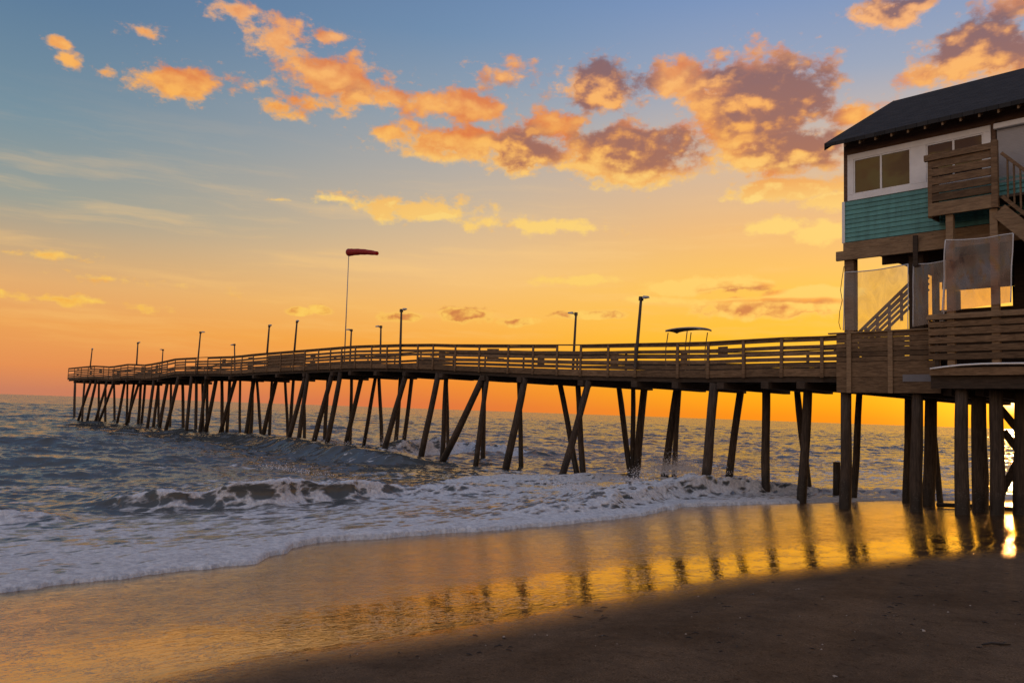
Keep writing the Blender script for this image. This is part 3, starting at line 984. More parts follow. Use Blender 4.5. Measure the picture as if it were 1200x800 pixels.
# piles: photograph points of top and foot, thickness in pixels
PILES = [(724.5, 448, 738.5, 549, 7), (742, 449, 742, 550, 6), (755, 455, 746, 551, 9), (793, 456, 779, 553, 9), (796, 456, 791, 543, 6),
         (838, 440, 825, 578, 11.5), (868, 458, 854, 560, 9), (898, 455, 898, 575, 10), (934, 457, 947, 575, 8), (947.5, 440, 940, 583, 11),
         (482.5, 443, 475, 503, 5), (513, 441, 491, 549, 7.5), (523, 441, 518, 537, 6), (523, 441, 525, 518, 4), (566, 442, 514, 550, 8.5),
         (571, 442, 557, 546, 6.5), (567, 442, 566.5, 536, 6), (615, 444, 592.5, 552, 9), (608, 444, 611, 546, 6), (655.5, 446, 676, 551, 7),
         (677, 446, 683.5, 553, 7), (690, 447, 659, 556, 8.5),
         (281.5, 446, 281, 510, 3), (298, 441, 288, 511, 5), (296, 446, 294, 510, 4), (301, 446, 306, 509, 3.5), (324, 444, 308, 512, 5),
         (318, 460, 315.5, 508, 3.5), (334, 444, 337, 508, 3.5), (344, 444, 340, 507, 4), (357, 444, 336, 523, 5.5), (360, 445, 349, 524, 5), (356, 470, 356.5, 507, 4),
         (388, 443, 366, 525, 6), (384.5, 443, 381, 510, 4.5), (398, 443, 382.5, 526, 6), (412, 443, 411, 510, 4), (424, 440, 405, 524, 6),
         (440, 442, 427.5, 513, 4.5), (444, 443, 447, 514, 4.5), (475, 442, 447, 538, 7), (469.5, 442, 464, 513, 5),
         (88, 449, 87, 489, 2.8), (99, 449, 96, 493, 2.5), (106, 449, 91, 494, 3), (112, 449, 101.5, 497, 3), (116, 449, 115, 492, 2.5), (125, 449, 111, 497, 3),
         (123.6, 450, 123.6, 494, 2.8), (132.4, 450, 115, 497, 3), (133.6, 450, 134.4, 492, 2.6), (146, 449, 137, 496, 3.2), (149.4, 450, 148, 496, 2.6),
         (157, 450, 150, 496, 3), (162, 451, 148, 497, 3), (165, 450, 162, 496, 3.4), (170, 450, 166, 496, 3), (180, 449, 172, 504, 3.6), (186, 448, 180, 500, 3.5),
         (186, 449, 186, 497, 2.6), (196, 449, 187, 502, 4), (200.4, 449, 199.6, 497, 2.8), (208, 448, 193, 508, 4.4), (214, 449, 215, 502, 3.6),
         (224, 448, 218, 507, 4), (230, 449, 229.6, 506, 3.6), (241, 449, 234, 507, 4.2), (243, 449, 242.4, 507, 3.4), (253, 446, 241, 507, 4.8),
         (260, 448, 261, 508, 4), (269, 449, 266, 508, 3.8), (275, 448, 258, 508, 4.6), (297, 446, 290, 508, 5), (237, 449, 238, 506, 3)]
rp_ = random.Random(9)


def pile_in(root, px0, py0, px1, py1, thick, zbot, b=None, ztop=None, name='pile'):
    """one tapered, slightly crooked pile whose axis passes the two photograph points"""
    if b is None:
        _, b = GR(px1, py1, .12)
        b = max(0.12, min(PIER_W - .2, b))
    a0, z0 = G(px0, py0, b)
    a1, z1 = G(px1, py1, b)
    sl = (a0 - a1) / (z0 - z1)
    top = ztop if ztop is not None else zt(min(a0, -.1)) - RAIL_H - .43
    mid = hit_plane((px0 + px1) / 2, (py0 + py1) / 2, O + NV * b, NV)
    f = (CM @ Vector((0, 0, -1)))
    rad = thick / 2 / FPX * (mid - EYE_V).dot(f)
    pts, rads = [], []
    ph = rp_.uniform(0, 6)
    for k in range(7):
        s = k / 6
        z = zbot + (top - zbot) * s
        wv_ = .03 * math.sin(ph + s * 4.2) * (1 - abs(2 * s - 1))
        pts.append((a1 + (z - z1) * sl + wv_, b + wv_ * .7, z))
        rads.append(rad * (1.06 - .16 * s) * rp_.uniform(.95, 1.05))
    return MB().tube(pts, rads, 10).build(name, M['pile'], root, smooth=True), (a0, b, top)


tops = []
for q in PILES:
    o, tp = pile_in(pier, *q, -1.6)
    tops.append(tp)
# a broken stump beside the first pile of the house
sa, sz0 = G(980.5, 541, 4.4)
MB().tube([(sa, 4.4, -1.0), (sa + .01, 4.4, .6), (sa + .0, 4.4, sz0)], [.15, .145, .13], 10).build('pile_stump', M['pile'], pier, smooth=True)

# pile caps under the girders
for px in (940, 898, 846, 793, 745, 682, 610, 567, 518, 475, 441, 411, 390, 357, 325, 298, 270, 242, 210, 186, 165, 149, 133, 116, 99, 88):
    a = G(px, 445, 0)[0]
    z = zt(a) - RAIL_H - .425
    MB().box(a - .15, a + .15, -.12, PIER_W + .15, z - .24, z).build('pile_cap', M['dark'], pier, bevel=.01)

# ledge sticking out at the seaward end
ea = A_END
MB().box(ea - .75, ea - .02, .6, 2.2, zt(ea) - RAIL_H - .34, zt(ea) - RAIL_H - .22).build('end_ledge', M['board'], pier)


# ------------------------------------------------------------------ lamp posts on the pier
def lamp_post():
    root = empty('lamp_post')
    MB().tube([(0, 0, 0), (0.0, 0, .5), (0, 0, 1)], [.072, .066, .055], 10).build('pole', M['post'], root, smooth=True)
    arm = MB().beam((0, 0, .0), (.20, 0, .05), .05, .05)
    arm.box(-.07, .07, -.07, .07, -.08, .09)
    arm.build('arm', M['steel'], root)
    hd = MB()
    hd.hexa(((.16, -.09, .0), (.46, -.08, .03), (.46, .08, .03), (.16, .09, .0), (.18, -.06, .12), (.42, -.05, .10), (.42, .05, .10), (.18, .06, .12)))
    hd.build('lamp_head', M['lamp'], root, bevel=.01)
    return root


def copy_tree(o, parent=None):
    c = o.copy()
    COL.objects.link(c)
    if parent:
        c.parent = parent
    for ch in list(o.children):
        copy_tree(ch, c)
    return c


LAMPS = [(108, 409, 105.6, 431, 0, 1, 'dark lamp post at the seaward tip of the pier, leftmost of the row'),
         (161.6, 402, 160, 428, 0, 1, 'thin dark lamp post second from the seaward tip of the pier'),
         (191, 410, 190, 425, 1, -1, 'short lamp post on the rear rail, just past the dip at the outer end'),
         (235, 389.6, 230.5, 438, 0, 1, 'tall lamp post leaning right, fourth from the seaward tip'),
         (274.8, 404, 275, 418, 1, -1, 'short rear lamp post left of the closed grey rail panels'),
         (315.6, 382, 313, 414, 0, 1, 'lamp post at the seaward end of the closed rail panels'),
         (348, 377, 345, 411, 0, 1, 'lamp post standing amid the closed rail panels, left of the windsock'),
         (411.8, 387, 411, 404, 1, -1, 'short rear lamp post just right of the windsock pole'),
         (446.4, 383, 446, 404, 1, -1, 'pale headed rear lamp post between the windsock and a tall front lamp'),
         (470.4, 364, 468.6, 430, 0, 1, 'tall dark front lamp post right of the windsock'),
         (675, 368, 673, 404, 1, -1, 'rear lamp post with a pale head turned left, mid pier'),
         (751.3, 350, 744.5, 431, 0, 1, 'tallest lamp post, leaning right, left of the small canopy')]
proto = lamp_post()
for i, (x1, y1, x0, y0, rear, side, lab) in enumerate(LAMPS):
    b = PIER_W + .28 if rear else -.20
    if rear:
        at_, ztp = G(x1, y1, b)
        ab, zb = G(x0, y0, b)
        k = (at_ - ab) / (ztp - zb)
        zb2 = zt(min(ab, -.1)) - RAIL_H - .2
        ab, zb = ab + (zb2 - zb) * k, zb2
    else:
        at_, ztp = G(x1, y1, b)
        ab, zb = G(x0, y0, b)
    o = proto if i == 0 else copy_tree(proto)
    o.location = O + AV * ab + NV * b + Vector((0, 0, zb))
    o.rotation_mode = 'XYZ'
    hgt = ztp - zb
    lean = math.atan2(at_ - ab, hgt)
    o.rotation_euler = (0, 0, 0)
    fr = Matrix.Rotation(FR_ROT, 4, 'Z') @ Matrix.Rotation(lean, 4, 'Y')
    if side < 0:
        fr = fr @ Matrix.Rotation(math.radians(200), 4, 'Z')
    else:
        fr = fr @ Matrix.Rotation(math.radians(random.uniform(-25, 25)), 4, 'Z')
    o.rotation_euler = fr.to_euler()
    for ch in o.children:
        if ch.name.startswith('pole'):
            ch.scale = (1, 1, hgt / math.cos(lean))
        else:
            ch.location = (0, 0, hgt / math.cos(lean))
    tag(o, lab, 'lamp post', 'lamp posts along the pier')

# ------------------------------------------------------------------ windsock
bw_ = PIER_W + .2
at_, ztp = G(409, 291.5, bw_)
_, zsk = G(409, 295.8, bw_)
ab, zb = G(404.3, 404, bw_)
zb2 = zt(ab) - RAIL_H - .2
ab += (zb2 - zb) * (at_ - ab) / (ztp - zb)
ws = empty('windsock', O + AV * ab + NV * bw_ + Vector((0, 0, zb2)), FR_ROT)
tag(ws, 'red windsock flying from a tall thin pole on the pier', 'windsock')
dx, dz = at_ - ab, ztp - zb2
MB().tube([(0, 0, 0), (dx * .5, 0, dz * .5), (dx, 0, dz)], [.05, .04, .026], 8).build('pole', M['metal'], ws, smooth=True)
s_end = G(443, 297.2, bw_)
ln = s_end[0] - at_
n_ = 12
pts, rads = [], []
for k in range(n_ + 1):
    s = k / n_
    pts.append((dx + .03 + ln * s, -.10 * s, zsk - zb2 + (s_end[1] - zsk) * s + .07 * math.sin(math.pi * s)))
    rads.append(.275 - .135 * s + .010 * math.sin(k * 2.1))
MB().tube(pts, rads, 16, cap=False).build('sock', M['sock'], ws, smooth=True)
ring = [(dx + .03, .277 * math.cos(q), zsk - zb2 + .277 * math.sin(q)) for q in np.linspace(0, 2 * math.pi, 21)]
MB().tube(ring, .014, 6).build('hoop', M['metal'], ws)

# ------------------------------------------------------------------ little canopy on the deck
bc = 2.2
ca0, cz0 = G(784, 386, bc)
ca1, cz1 = G(830, 386, bc)
_, czt = G(806, 383.5, bc)
zd = zt(-7) - RAIL_H
cen = (ca0 + ca1) / 2
cn = empty('canopy', O + AV * cen + NV * bc + Vector((0, 0, zd)), FR_ROT)
tag(cn, 'small curved grey canopy on thin bent legs above the pier railing', 'canopy')
hw_, dep = (ca1 - ca0) / 2 * .88, .42
P = np.zeros((2, 1, 3))
mb = MB()
nx, ny = 16, 6
top = []
for j in range(ny + 1):
    for i in range(nx + 1):
        u, v = i / nx * 2 - 1, j / ny * 2 - 1
        z = (czt - zd) - .07 * abs(u) ** 2.4 - .04 * v * v
        top.append((u * hw_, v * dep, z))
k0 = len(top)
mb.v = top + [(x, y, z - .05 - (.03 if abs(abs(x) - hw_) < .01 else 0)) for x, y, z in top]
for j in range(ny):
    for i in range(nx):
        a = j * (nx + 1) + i
        mb.f.append((a, a + 1, a + nx + 2, a + nx + 1))
        mb.f.append((k0 + a, k0 + a + nx + 1, k0 + a + nx + 2, k0 + a + 1))
for i in range(nx):
    mb.f.append((i, k0 + i, k0 + i + 1, i + 1))
    a = ny * (nx + 1) + i
    mb.f.append((a, a + 1, k0 + a + 1, k0 + a))
for j in range(ny):
    a = j * (nx + 1)
    mb.f.append((a, a + nx + 1, k0 + a + nx + 1, k0 + a))
    a += nx
    mb.f.append((a, k0 + a, k0 + a + nx + 1, a + nx + 1))
mb.build('canopy_top', M['canvas'], cn, smooth=True)
for (u, v, lx) in ((-.92, -.8, -1.02), (-.10, .8, -.2), (.22, -.8, .12), (.86, .8, .72)):
    zt_ = (czt - zd) - .17 - .06 * abs(u)
    MB().tube([(lx * hw_, v * dep, 0), (lx * hw_, v * dep, zt_ * .62), (u * hw_ * .98, v * dep, zt_)], .022, 6).build('leg', M['steel'], cn)
MB().beam((-hw_ * .95, -.5, (zt(-7) - zd) + .08), (hw_ * .1, -.5, (zt(-7) - zd) + .04), .04, .05).build('brace', M['steel'], cn)

# ------------------------------------------------------------------ beach house over the pier's foot
house = empty('pier_house', O, FR_ROT)
tag(house, 'two storey wooden pier house with teal siding and dark roof on piles', 'house')
R_END = 9.0                                        # wall runs on past the picture's edge


def Z_(px, py, b=0.0):
    return G(px, py, b)[1]


def A_x(px, py, b=0.0):
    return G(px, py, b)[0]


z_teal0, z_teal1 = Z_(990, 284), Z_(990, 236.5)
z_trim1 = Z_(994, 182)
rr0 = Vector(loc(hit_plane(967, 173, O + NV * -.55, NV)))        # front eave corner
a_eave, z_eave = rr0.x, rr0.z
pk = hit_plane(1048, 122, O + AV * a_eave, AV)
_, b_rdg, z_rdg = loc(pk)
b_rdg = max(b_rdg, 1.2)
slope = (z_rdg - z_eave) / (b_rdg + .55)
HD = 2 * b_rdg                                       # house depth
z_wall = z_eave + slope * .5
print('HOUSE', round(a_eave, 2), round(z_eave, 2), round(b_rdg, 2), round(z_rdg, 2), z_teal0, z_teal1, z_trim1)

# roof
th = .13
mb = MB()
for sgn in (0, 1):
    y_e, y_r = (-.55, b_rdg) if sgn == 0 else (HD + .55, b_rdg)
    mb.hexa(((a_eave, y_e, z_eave), (R_END, y_e, z_eave), (R_END, y_r, z_rdg - .0), (a_eave, y_r, z_rdg - .0),
             (a_eave, y_e, z_eave + th), (R_END, y_e, z_eave + th), (R_END, y_r, z_rdg + th), (a_eave, y_r, z_rdg + th)))
roof = mb.build('roof', M['roof'], house)
mb = MB()
for sgn in (0, 1):
    y_e, y_r = (-.555, b_rdg) if sgn == 0 else (HD + .555, b_rdg)
    mb.hexa(((a_eave - .03, y_e, z_eave - .10), (a_eave - .003, y_e, z_eave - .10), (a_eave - .003, y_r, z_rdg - .10), (a_eave - .03, y_r, z_rdg - .10),
             (a_eave - .03, y_e, z_eave + th + .01), (a_eave - .003, y_e, z_eave + th + .01), (a_eave - .003, y_r, z_rdg + th + .01), (a_eave - .03, y_r, z_rdg + th + .01)))
mb.build('rake_board', M['dark'], roof)
MB().tube([(a_eave, -.03, 0)], 0.1) if False else None
for i in range(18):
    a = .25 + i * .5
    y0, y1 = -.5, .02
    z0 = z_eave - .004 + slope * (y0 + .55)
    z1 = z_eave - .004 + slope * (y1 + .55)
    MB().hexa(((a, y0, z0 - .13), (a + .05, y0, z0 - .13), (a + .05, y1, z1 - .13), (a, y1, z1 - .13),
               (a, y0, z0), (a + .05, y0, z0), (a + .05, y1, z1), (a, y1, z1))).build('rafter_tail', M['beam'], roof)

# upper wall: brown strip, white window band, teal siding, gable end
wall = MB()
wall.box(0.0, R_END, 0.06, .2, z_teal0, z_wall + .02)
wall.box(0.0, .14, .2, HD, z_teal0, z_wall + .02)
wall.box(0.0, R_END, HD - .14, HD, z_teal0, z_wall + .02)
k = len(wall.v)
wall.v += [(0.0, .06, z_wall + .02), (0.0, HD, z_wall + .02), (0.0, b_rdg, z_rdg - .05), (.14, .06, z_wall + .02), (.14, HD, z_wall + .02), (.14, b_rdg, z_rdg - .05)]
wall.f += [(k, k + 1, k + 2), (k + 3, k + 5, k + 4), (k, k + 3, k + 4, k + 1), (k + 1, k + 4, k + 5, k + 2), (k + 2, k + 5, k + 3, k)]
wl = wall.build('wall', M['eave'], house)
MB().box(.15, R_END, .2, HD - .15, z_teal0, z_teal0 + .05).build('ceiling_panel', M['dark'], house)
a_sh = A_x(1163, 150)
mb = MB()
nb_ = 9
for i in range(nb_):
    h = (z_teal1 - z_teal0) / nb_
    z0, z1 = z_teal0 + i * h, z_teal0 + (i + 1) * h - .006
    mb.hexa(((-.02, .010, z0), (R_END, .010, z0), (R_END, .055, z0), (-.02, .055, z0),
             (-.02, .034, z1), (R_END, .034, z1), (R_END, .055, z1), (-.02, .055, z1)))
mb.build('siding', M['teal'], house)
MB().box(-.035, .06, -.004, .058, z_teal0 - .02, z_teal1).build('corner_trim', M['white'], house)
# white window band
w1 = (A_x(1000, 188), A_x(1067, 175), Z_(1001, 228), Z_(1001, 187))
w2 = (A_x(1085, 172), A_x(1152, 158), w1[2], w1[3])
a_tr0, a_tr1 = A_x(993, 200), A_x(1161, 160)
tb = MB()
tb.box(a_tr0, a_tr1, .0, .058, z_teal1 + .003, w1[2])
tb.box(a_tr0, a_tr1, .0, .058, w1[3], z_trim1)
tb.box(a_tr0, w1[0], .0, .058, w1[2] + .002, w1[3] - .002)
tb.box(w1[1], w2[0], .0, .058, w1[2] + .002, w1[3] - .002)
tb.box(w2[1], a_tr1, .0, .058, w1[2] + .002, w1[3] - .002)
tb.build('window_band', M['white'], house, bevel=.006)
for (x0, x1, z0, z1) in (w1, w2):
    mb = MB()
    fw_ = .045
    mb.box(x0 + .003, x1 - .003, .012, .05, z0 + .003, z0 + fw_)
    mb.box(x0 + .003, x1 - .003, .012, .05, z1 - fw_, z1 - .003)
    mb.box(x0 + .003, x0 + fw_, .014, .05, z0 + fw_, z1 - fw_)
    mb.box(x1 - fw_, x1 - .003, .014, .05, z0 + fw_, z1 - fw_)
    xm = (x0 + x1) / 2 - .02
    mb.box(xm - .03, xm + .03, .014, .05, z0 + fw_, z1 - fw_)
    fr = mb.build('window', M['white'], house, bevel=.004)
    MB().box(x0 + fw_, xm - .03, .034, .044, z0 + fw_, z1 - fw_).build('pane', M['glass'], fr)
    MB().box(xm + .03, x1 - fw_, .036, .046, z0 + fw_, z1 - fw_).build('pane', M['glass'], fr)
# roller shutter
s0, s1 = A_x(1168, 160), A_x(1260, 150)
zs1, zs0 = Z_(1170, 152), Z_(1170, 215)
MB().box(a_tr1 + .02, a_tr1 + .13, -.01, .058, z_teal1, z_trim1 + .1).build('wall_trim', M['eave'], house)
mb = MB()
z = zs0
while z < zs1:
    mb.hexa(((s0, .03, z), (s1, .03, z), (s1, .056, z), (s0, .056, z), (s0, .012, z + .035), (s1, .012, z + .035), (s1, .056, z + .045), (s0, .056, z + .045)))
    z += .047
sh = mb.build('roller_shutter', M['shutter'], house)
sh['label'] = 'pale grey ribbed roller shutter'
MB().box(s0 - .06, s1, -.12, .05, zs1 + .003, zs1 + .17).build('shutter_box', M['white'], sh, bevel=.02)

# beams under the upper storey
MB().box(.0, R_END, .0, .09, z_teal0 - .33, z_teal0 - .021).build('rim_beam', M['beam'], house, bevel=.008)
zb1, zb0 = Z_(982, 295.2, -.06), Z_(982, 306, -.06)
MB().box(A_x(980, 300, -.06), R_END, -.10, -.003, zb0, zb1).build('rim_beam', M['beam'], house, bevel=.008)
for yy in np.linspace(.6, HD - .3, 5):
    MB().box(.05, R_END, yy, yy + .08, z_teal0 - .30, z_teal0 - .005).build('floor_joist', M['dark'], house)
z_ceil = z_teal0 - .30

# understorey posts
zr = Z_(985, 390)
z_fl = Z_(985, 440)
posts = [(989.3, 1000.5, -.002, 'board'), (1065, 1082, .25, 'dark'), (1092, 1099, 3.3, 'dark')]
for (x0, x1, b, mt) in posts:
    a0, a1 = A_x(x0, 350, b), A_x(x1, 350, b)
    MB().box(a0, a1, b, b + (a1 - a0), z_fl, z_teal0 - .34 if b < 1 else z_ceil).build('post', M[mt], house, bevel=.01)
a0 = A_x(1070, 290, -.14)
MB().box(a0, a0 + .14, -.16, -.104, Z_(1072, 312, -.14), Z_(1072, 276, -.14)).build('hanger_post', M['dark'], house)
# rear posts and rear rail of the open storey
for aa in (0.1, 2.2, 4.4, 6.6):
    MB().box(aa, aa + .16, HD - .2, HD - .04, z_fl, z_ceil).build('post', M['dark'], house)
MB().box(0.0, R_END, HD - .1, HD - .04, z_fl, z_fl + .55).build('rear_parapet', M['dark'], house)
ra0 = A_x(1092, 340, 3.2)
mb = MB()
mb.box(ra0, R_END, HD - .16, HD - .10, z_fl + 1.02, z_fl + 1.09)
for zz_ in (.66, .84):
    mb.box(ra0, R_END, HD - .155, HD - .125, z_fl + zz_, z_fl + zz_ + .10)
x = ra0
while x < R_END:
    mb.box(x, x + .09, HD - .122, HD - .102, z_fl + .56, z_fl + 1.018)
    x += .95
mb.build('rear_railing', M['dark'], house)
# floor of the open storey
mb = MB()
x = -.2
while x < R_END:
    mb.box(x, x + .135, .02, HD, z_fl - .05, z_fl)
    x += .14
mb.build('floor_deck', M['dark'], house)
for yy in (.3, 1.6, 2.9, HD - .4):
    MB().box(-.2, R_END, yy, yy + .1, z_fl - .40, z_fl - .052).build('floor_girder', M['dark'], house)
# dark inner walls added to block the sky, with openings left for glow
aw0, aw1 = A_x(1104, 340, 3.2), R_END
mb = MB()
mb.box(aw0, A_x(1124, 340, 3.2), 3.2, 3.3, Z_(1114, 338, 3.2), z_ceil)
mb.box(A_x(1124, 340, 3.2), A_x(1176, 340, 3.2), 3.2, 3.3, Z_(1140, 322, 3.2), z_ceil)
mb.box(A_x(1189, 340, 3.2), aw1, 3.2, 3.3, Z_(1140, 361, 3.2) + .002, z_ceil)
mb.box(A_x(1096, 340, 3.2), aw1, 3.2, 3.3, z_fl - .6, Z_(1140, 361, 3.2))
mb.build('inner_sky_block', M['dark'], house)
# inner stair seen through the sheets
st_b = 2.6
pA, pB = G(1006, 390, st_b), G(1066, 332, st_b)
ux, uz = pB[0] - pA[0], pB[1] - pA[1]
mb = MB()
mb.beam((pA[0] - ux * .2, st_b, pA[1] - uz * .2), (pB[0] + ux * .35, st_b, pB[1] + uz * .35), .06, .10)
for k, off_ in enumerate((.22, .42, .62, .82)):
    mb.beam((pA[0] - ux * .2, st_b, pA[1] - uz * .2 - off_), (pB[0] + ux * .35, st_b, pB[1] + uz * .35 - off_), .03, (.13, .09, .09, .09)[k])
for s in np.linspace(-.1, 1.3, 7):
    mb.box(pA[0] + ux * s - .045, pA[0] + ux * s + .045, st_b + .032, st_b + .075, pA[1] + uz * s - 1.0, pA[1] + uz * s - .03)
mb.build('inner_stair', M['board'], house)

# house railing with skirt boards
bz = -.16
a0, a1 = A_x(980, 400, bz), A_x(1102, 400, bz)
z_top = Z_(985, 389.6, bz)
z_bot = Z_(990, 460.5, bz)
mb = MB()
zz = z_top - .05
hs = [.145, .135, .145, .13, .14, .15]
rest = (z_top - .05 - z_bot) - sum(hs) - 8 * .014
hs += [rest * .5, rest * .5]
for i, h in enumerate(hs):
    j = random.uniform(-.005, .005)
    mb.box(a0 + random.uniform(0, .01), a1, bz, bz + .035, zz - h + j, zz + j)
    zz -= h + .014
z_sk = zz
mb.build('rail_panel', M['board'], house, bevel=.004)
MB().box(A_x(971, 391, bz), a1, bz - .06, bz + .09, z_top - .045, z_top).build('handrail', M['beam'], house, bevel=.006)
for px in (994.5, 1043):
    a = A_x(px, 420, bz - .05)
    MB().box(a - .075, a + .075, bz - .05, bz - .003, z_sk + .01, z_top - .047).build('rail_post', M['beam'], house, bevel=.006)
gp = MB().box(A_x(1058, 443, bz), A_x(1091, 443, bz), bz - .012, bz - .003, Z_(1075, 447, bz), Z_(1075, 438.5, bz))
gpo = gp.build('patch_board', M['patch'], house)

MB().box(A_x(1010, 400, -.10), A_x(1060, 400, -.1), -.115, -.09, z_bot + .1, z_top - .2).build('rail_sky_block', M['dark'], house)  # dark board added to stop bright sky showing between the rail boards
MB().box(A_x(1086, 400, .1), R_END, .10, .14, z_fl - .45, z_fl + .45).build('low_sky_block', M['dark'], house)  # added behind the platform rail to keep its gaps dark

# projecting platform at the right
bp = -.85
pa0 = A_x(1088, 400, bp)
mb = MB()
ztp_ = Z_(1089, 369, bp)
rows = [(.0, .155), (.20, .335), (.375, .545), (.60, .76), (.82, .98), (1.03, 1.19)]
for lo, hi in [(l * 1.12, h * 1.12) for l, h in rows[1:]]:
    mb.box(pa0, R_END - 1, bp, bp + .035, ztp_ - hi, ztp_ - lo)
mb.build('platform_rail', M['board'], house, bevel=.005)
MB().box(pa0 - .03, R_END - 1, bp - .05, bp + .12, ztp_ - .155, ztp_).build('platform_handrail', M['beam'], house, bevel=.008)
for px in (1097, 1163, 1215):
    a = A_x(px, 400, bp)
    MB().box(a - .05, a + .05, bp + .038, bp + .12, ztp_ - 1.5, ztp_ - .157).build('rail_post', M['dark'], house)
zf1, zf0 = Z_(1100, 431, bp), Z_(1100, 440, bp)
MB().box(pa0 + .03, R_END - 1, bp - .03, bp + .06, zf0, zf1).build('platform_fascia', M['board'], house, bevel=.006)
zu0 = Z_(1100, 455, bp + .1)
MB().box(pa0 + .02, R_END - 1, bp + .09, bp + .20, zu0, zf0 - .003).build('platform_beam', M['dark'], house)
MB().box(pa0 + .03, R_END - 1, bp + .065, .015, zf1 - .10, zf1 - .04).build('platform_deck', M['dark'], house)
pp = []
for px, py in ((1090, 432), (1105, 430), (1125, 427.7), (1150, 426.3), (1175, 425.8), (1215, 425.4)):
    a, z = G(px, py, bp - .06)
    pp.append((a, bp - .06, z))
tag(MB().tube(pp, .028, 8).build('pipe', M['white'], house, smooth=True), 'white pipe clipped along the platform edge')
# platform side going back to the wall
MB().box(pa0, pa0 + .04, bp + .04, -.2, ztp_ - 1.19, ztp_ - .16).build('platform_rail', M['board'], house)

# stair landing high on the wall
la0, la1 = A_x(1087, 210, bp), A_x(1164, 210, bp)
zl1 = Z_(1083, 183, bp)
zl_f1, zl_f0 = Z_(1092, 238, bp), Z_(1092, 255, bp)
land = MB()
n_s = 5
hgt = (zl1 - .20) - zl_f1
for i in range(n_s):
    z1 = zl1 - .20 - i * hgt / n_s
    land.box(la0 + .05, la1 - .01, bp, bp + .035, z1 - hgt / n_s + .035, z1)
lp = land.build('landing_rail', M['board'], house, bevel=.005)
MB().box(la0 - .09, la1 - .02, bp - .05, bp + .06, zl1 - .19, zl1).build('landing_handrail', M['board'], house, bevel=.008)
MB().box(la0 + .012, la1 + .0, bp - .035, bp + .03, zl_f0 + .03, zl_f1 - .02).build('landing_fascia', M['beam'], house, bevel=.008)
MB().box(la0, la0 + .12, bp - .002, bp + .10, zl_f0, zl1 - .192).build('landing_post', M['board'], house, bevel=.006)
MB().box(la1 - .04, la1 + .12, bp - .06, bp + .10, zl_f0 + .02, zl1 + .06).build('landing_post', M['board'], house, bevel=.008)
MB().box(la0 + .02, R_END, bp + .032, -.01, zl_f1 - .16, zl_f1 - .08).build('landing_deck', M['dark'], house)
MB().box(la0, la0 + .035, bp + .10, -.01, zl_f0 + .03, zl_f1).build('landing_fascia', M['beam'], house)
for i in range(n_s):
    z1 = zl1 - .20 - i * hgt / n_s
    if i == 0:
        sd_ = MB()
    sd_.box(la0, la0 + .035, bp + .10, -.01, z1 - hgt / n_s + .035, z1)
sd_.build('landing_rail', M['board'], house)
for px in (1113.5, 1165.5):
    a = A_x(px, 300, bp + .08)
    zt2 = zl_f0 + .03 if px < 1150 else zl_f0 + .02
    MB().box(a - .10, a + .10, bp + .035, bp + .20, ztp_ - 1.5, zt2 - .002).build('landing_leg', M['beam'], house, bevel=.008)
# stair running down to the right
sa0 = la1 + .12
r0, r1 = G(1173, 179, bp), G(1200, 199, bp)
ks = (r1[1] - r0[1]) / (r1[0] - r0[0])
s0_, s1_ = G(1174, 246, bp), G(1200, 269, bp)
L_ = 4.2
MB().beam((r0[0], bp + .05, r0[1]), (r0[0] + L_, bp + .05, r0[1] + ks * L_), .09, .09).build('stair_handrail', M['board'], house, bevel=.006)
MB().beam((r0[0], bp + .05, r0[1] - 1.25), (r0[0] + L_, bp + .05, r0[1] - 1.25 + ks * L_), .06, .10).build('stair_rail', M['board'], house)
mb = MB()
x = r0[0] + .12
while x < r0[0] + L_:
    zc = r0[1] + ks * (x - r0[0])
    mb.box(x, x + .045, bp + .03, bp + .07, zc - 1.2, zc - .05)
    x += .155
mb.build('baluster', M['board'], house)
MB().beam((sa0, bp + .04, s0_[1]), (sa0 + L_, bp + .04, s0_[1] + ks * L_), .07, .42).build('stair_stringer', M['beam'], house)
MB().beam((sa0, -.12, s0_[1]), (sa0 + L_, -.12, s0_[1] + ks * L_), .07, .42).build('stair_stringer', M['dark'], house)
mb = MB()
x = sa0
while x < sa0 + L_:
    zc = s0_[1] + ks * (x - sa0) + .12
    mb.box(x, x + .28, bp + .08, -.16, zc - .04, zc)
    x += .26
mb.build('stair_tread', M['board'], house)

# piles and braces under the house
HP = [(991.5, 460, 990, 598, 13, .12), (1007, 461, 1000, 577, 8, 4.2), (1064, 463, 1062.5, 590, 8.5, 4.3), (1075, 463, 1074.5, 611, 14, .12), (1091, 463, 1088, 588, 14.5, 3.2),
      (1127, 457, 1127.5, 616, 15.5, -.45), (1147, 460, 1148, 607, 18, .9), (1167, 458, 1168, 611, 16, -.1), (1196, 460, 1196, 612, 15, .4), (1215, 460, 1215, 640, 17, -.5), (1093, 500, 1101, 577, 6.5, 4.6)]
for (x0, y0, x1, y1, th_, b) in HP:
    zt2 = z_fl - .41 if b > .2 else (z_sk + .02 if b > 0 else zu0)
    pile_in(house, x0, y0, x1, y1, th_, -1.2, b, zt2)
for (x0, y0, x1, y1) in ((1176, 505, 1204, 540), (1170, 585, 1200, 525), (1172, 478, 1200, 512)):
    qa, qb = G(x0, y0, 1.5), G(x1, y1, 1.5)
    MB().beam((qa[0], 1.5, qa[1]), (qb[0], 1.5, qb[1]), .10, .20).build('brace', M['dark'], house)
qa, qb = G(1098, 591, 2.2), G(1202, 597, 2.2)
MB().tube([(qa[0], 2.2, qa[1]), ((qa[0] + qb[0]) / 2, 2.2, (qa[1] + qb[1]) / 2 + .01), (qb[0], 2.2, qb[1])], .07, 8).build('cross_log', M['pile'], house, smooth=True)
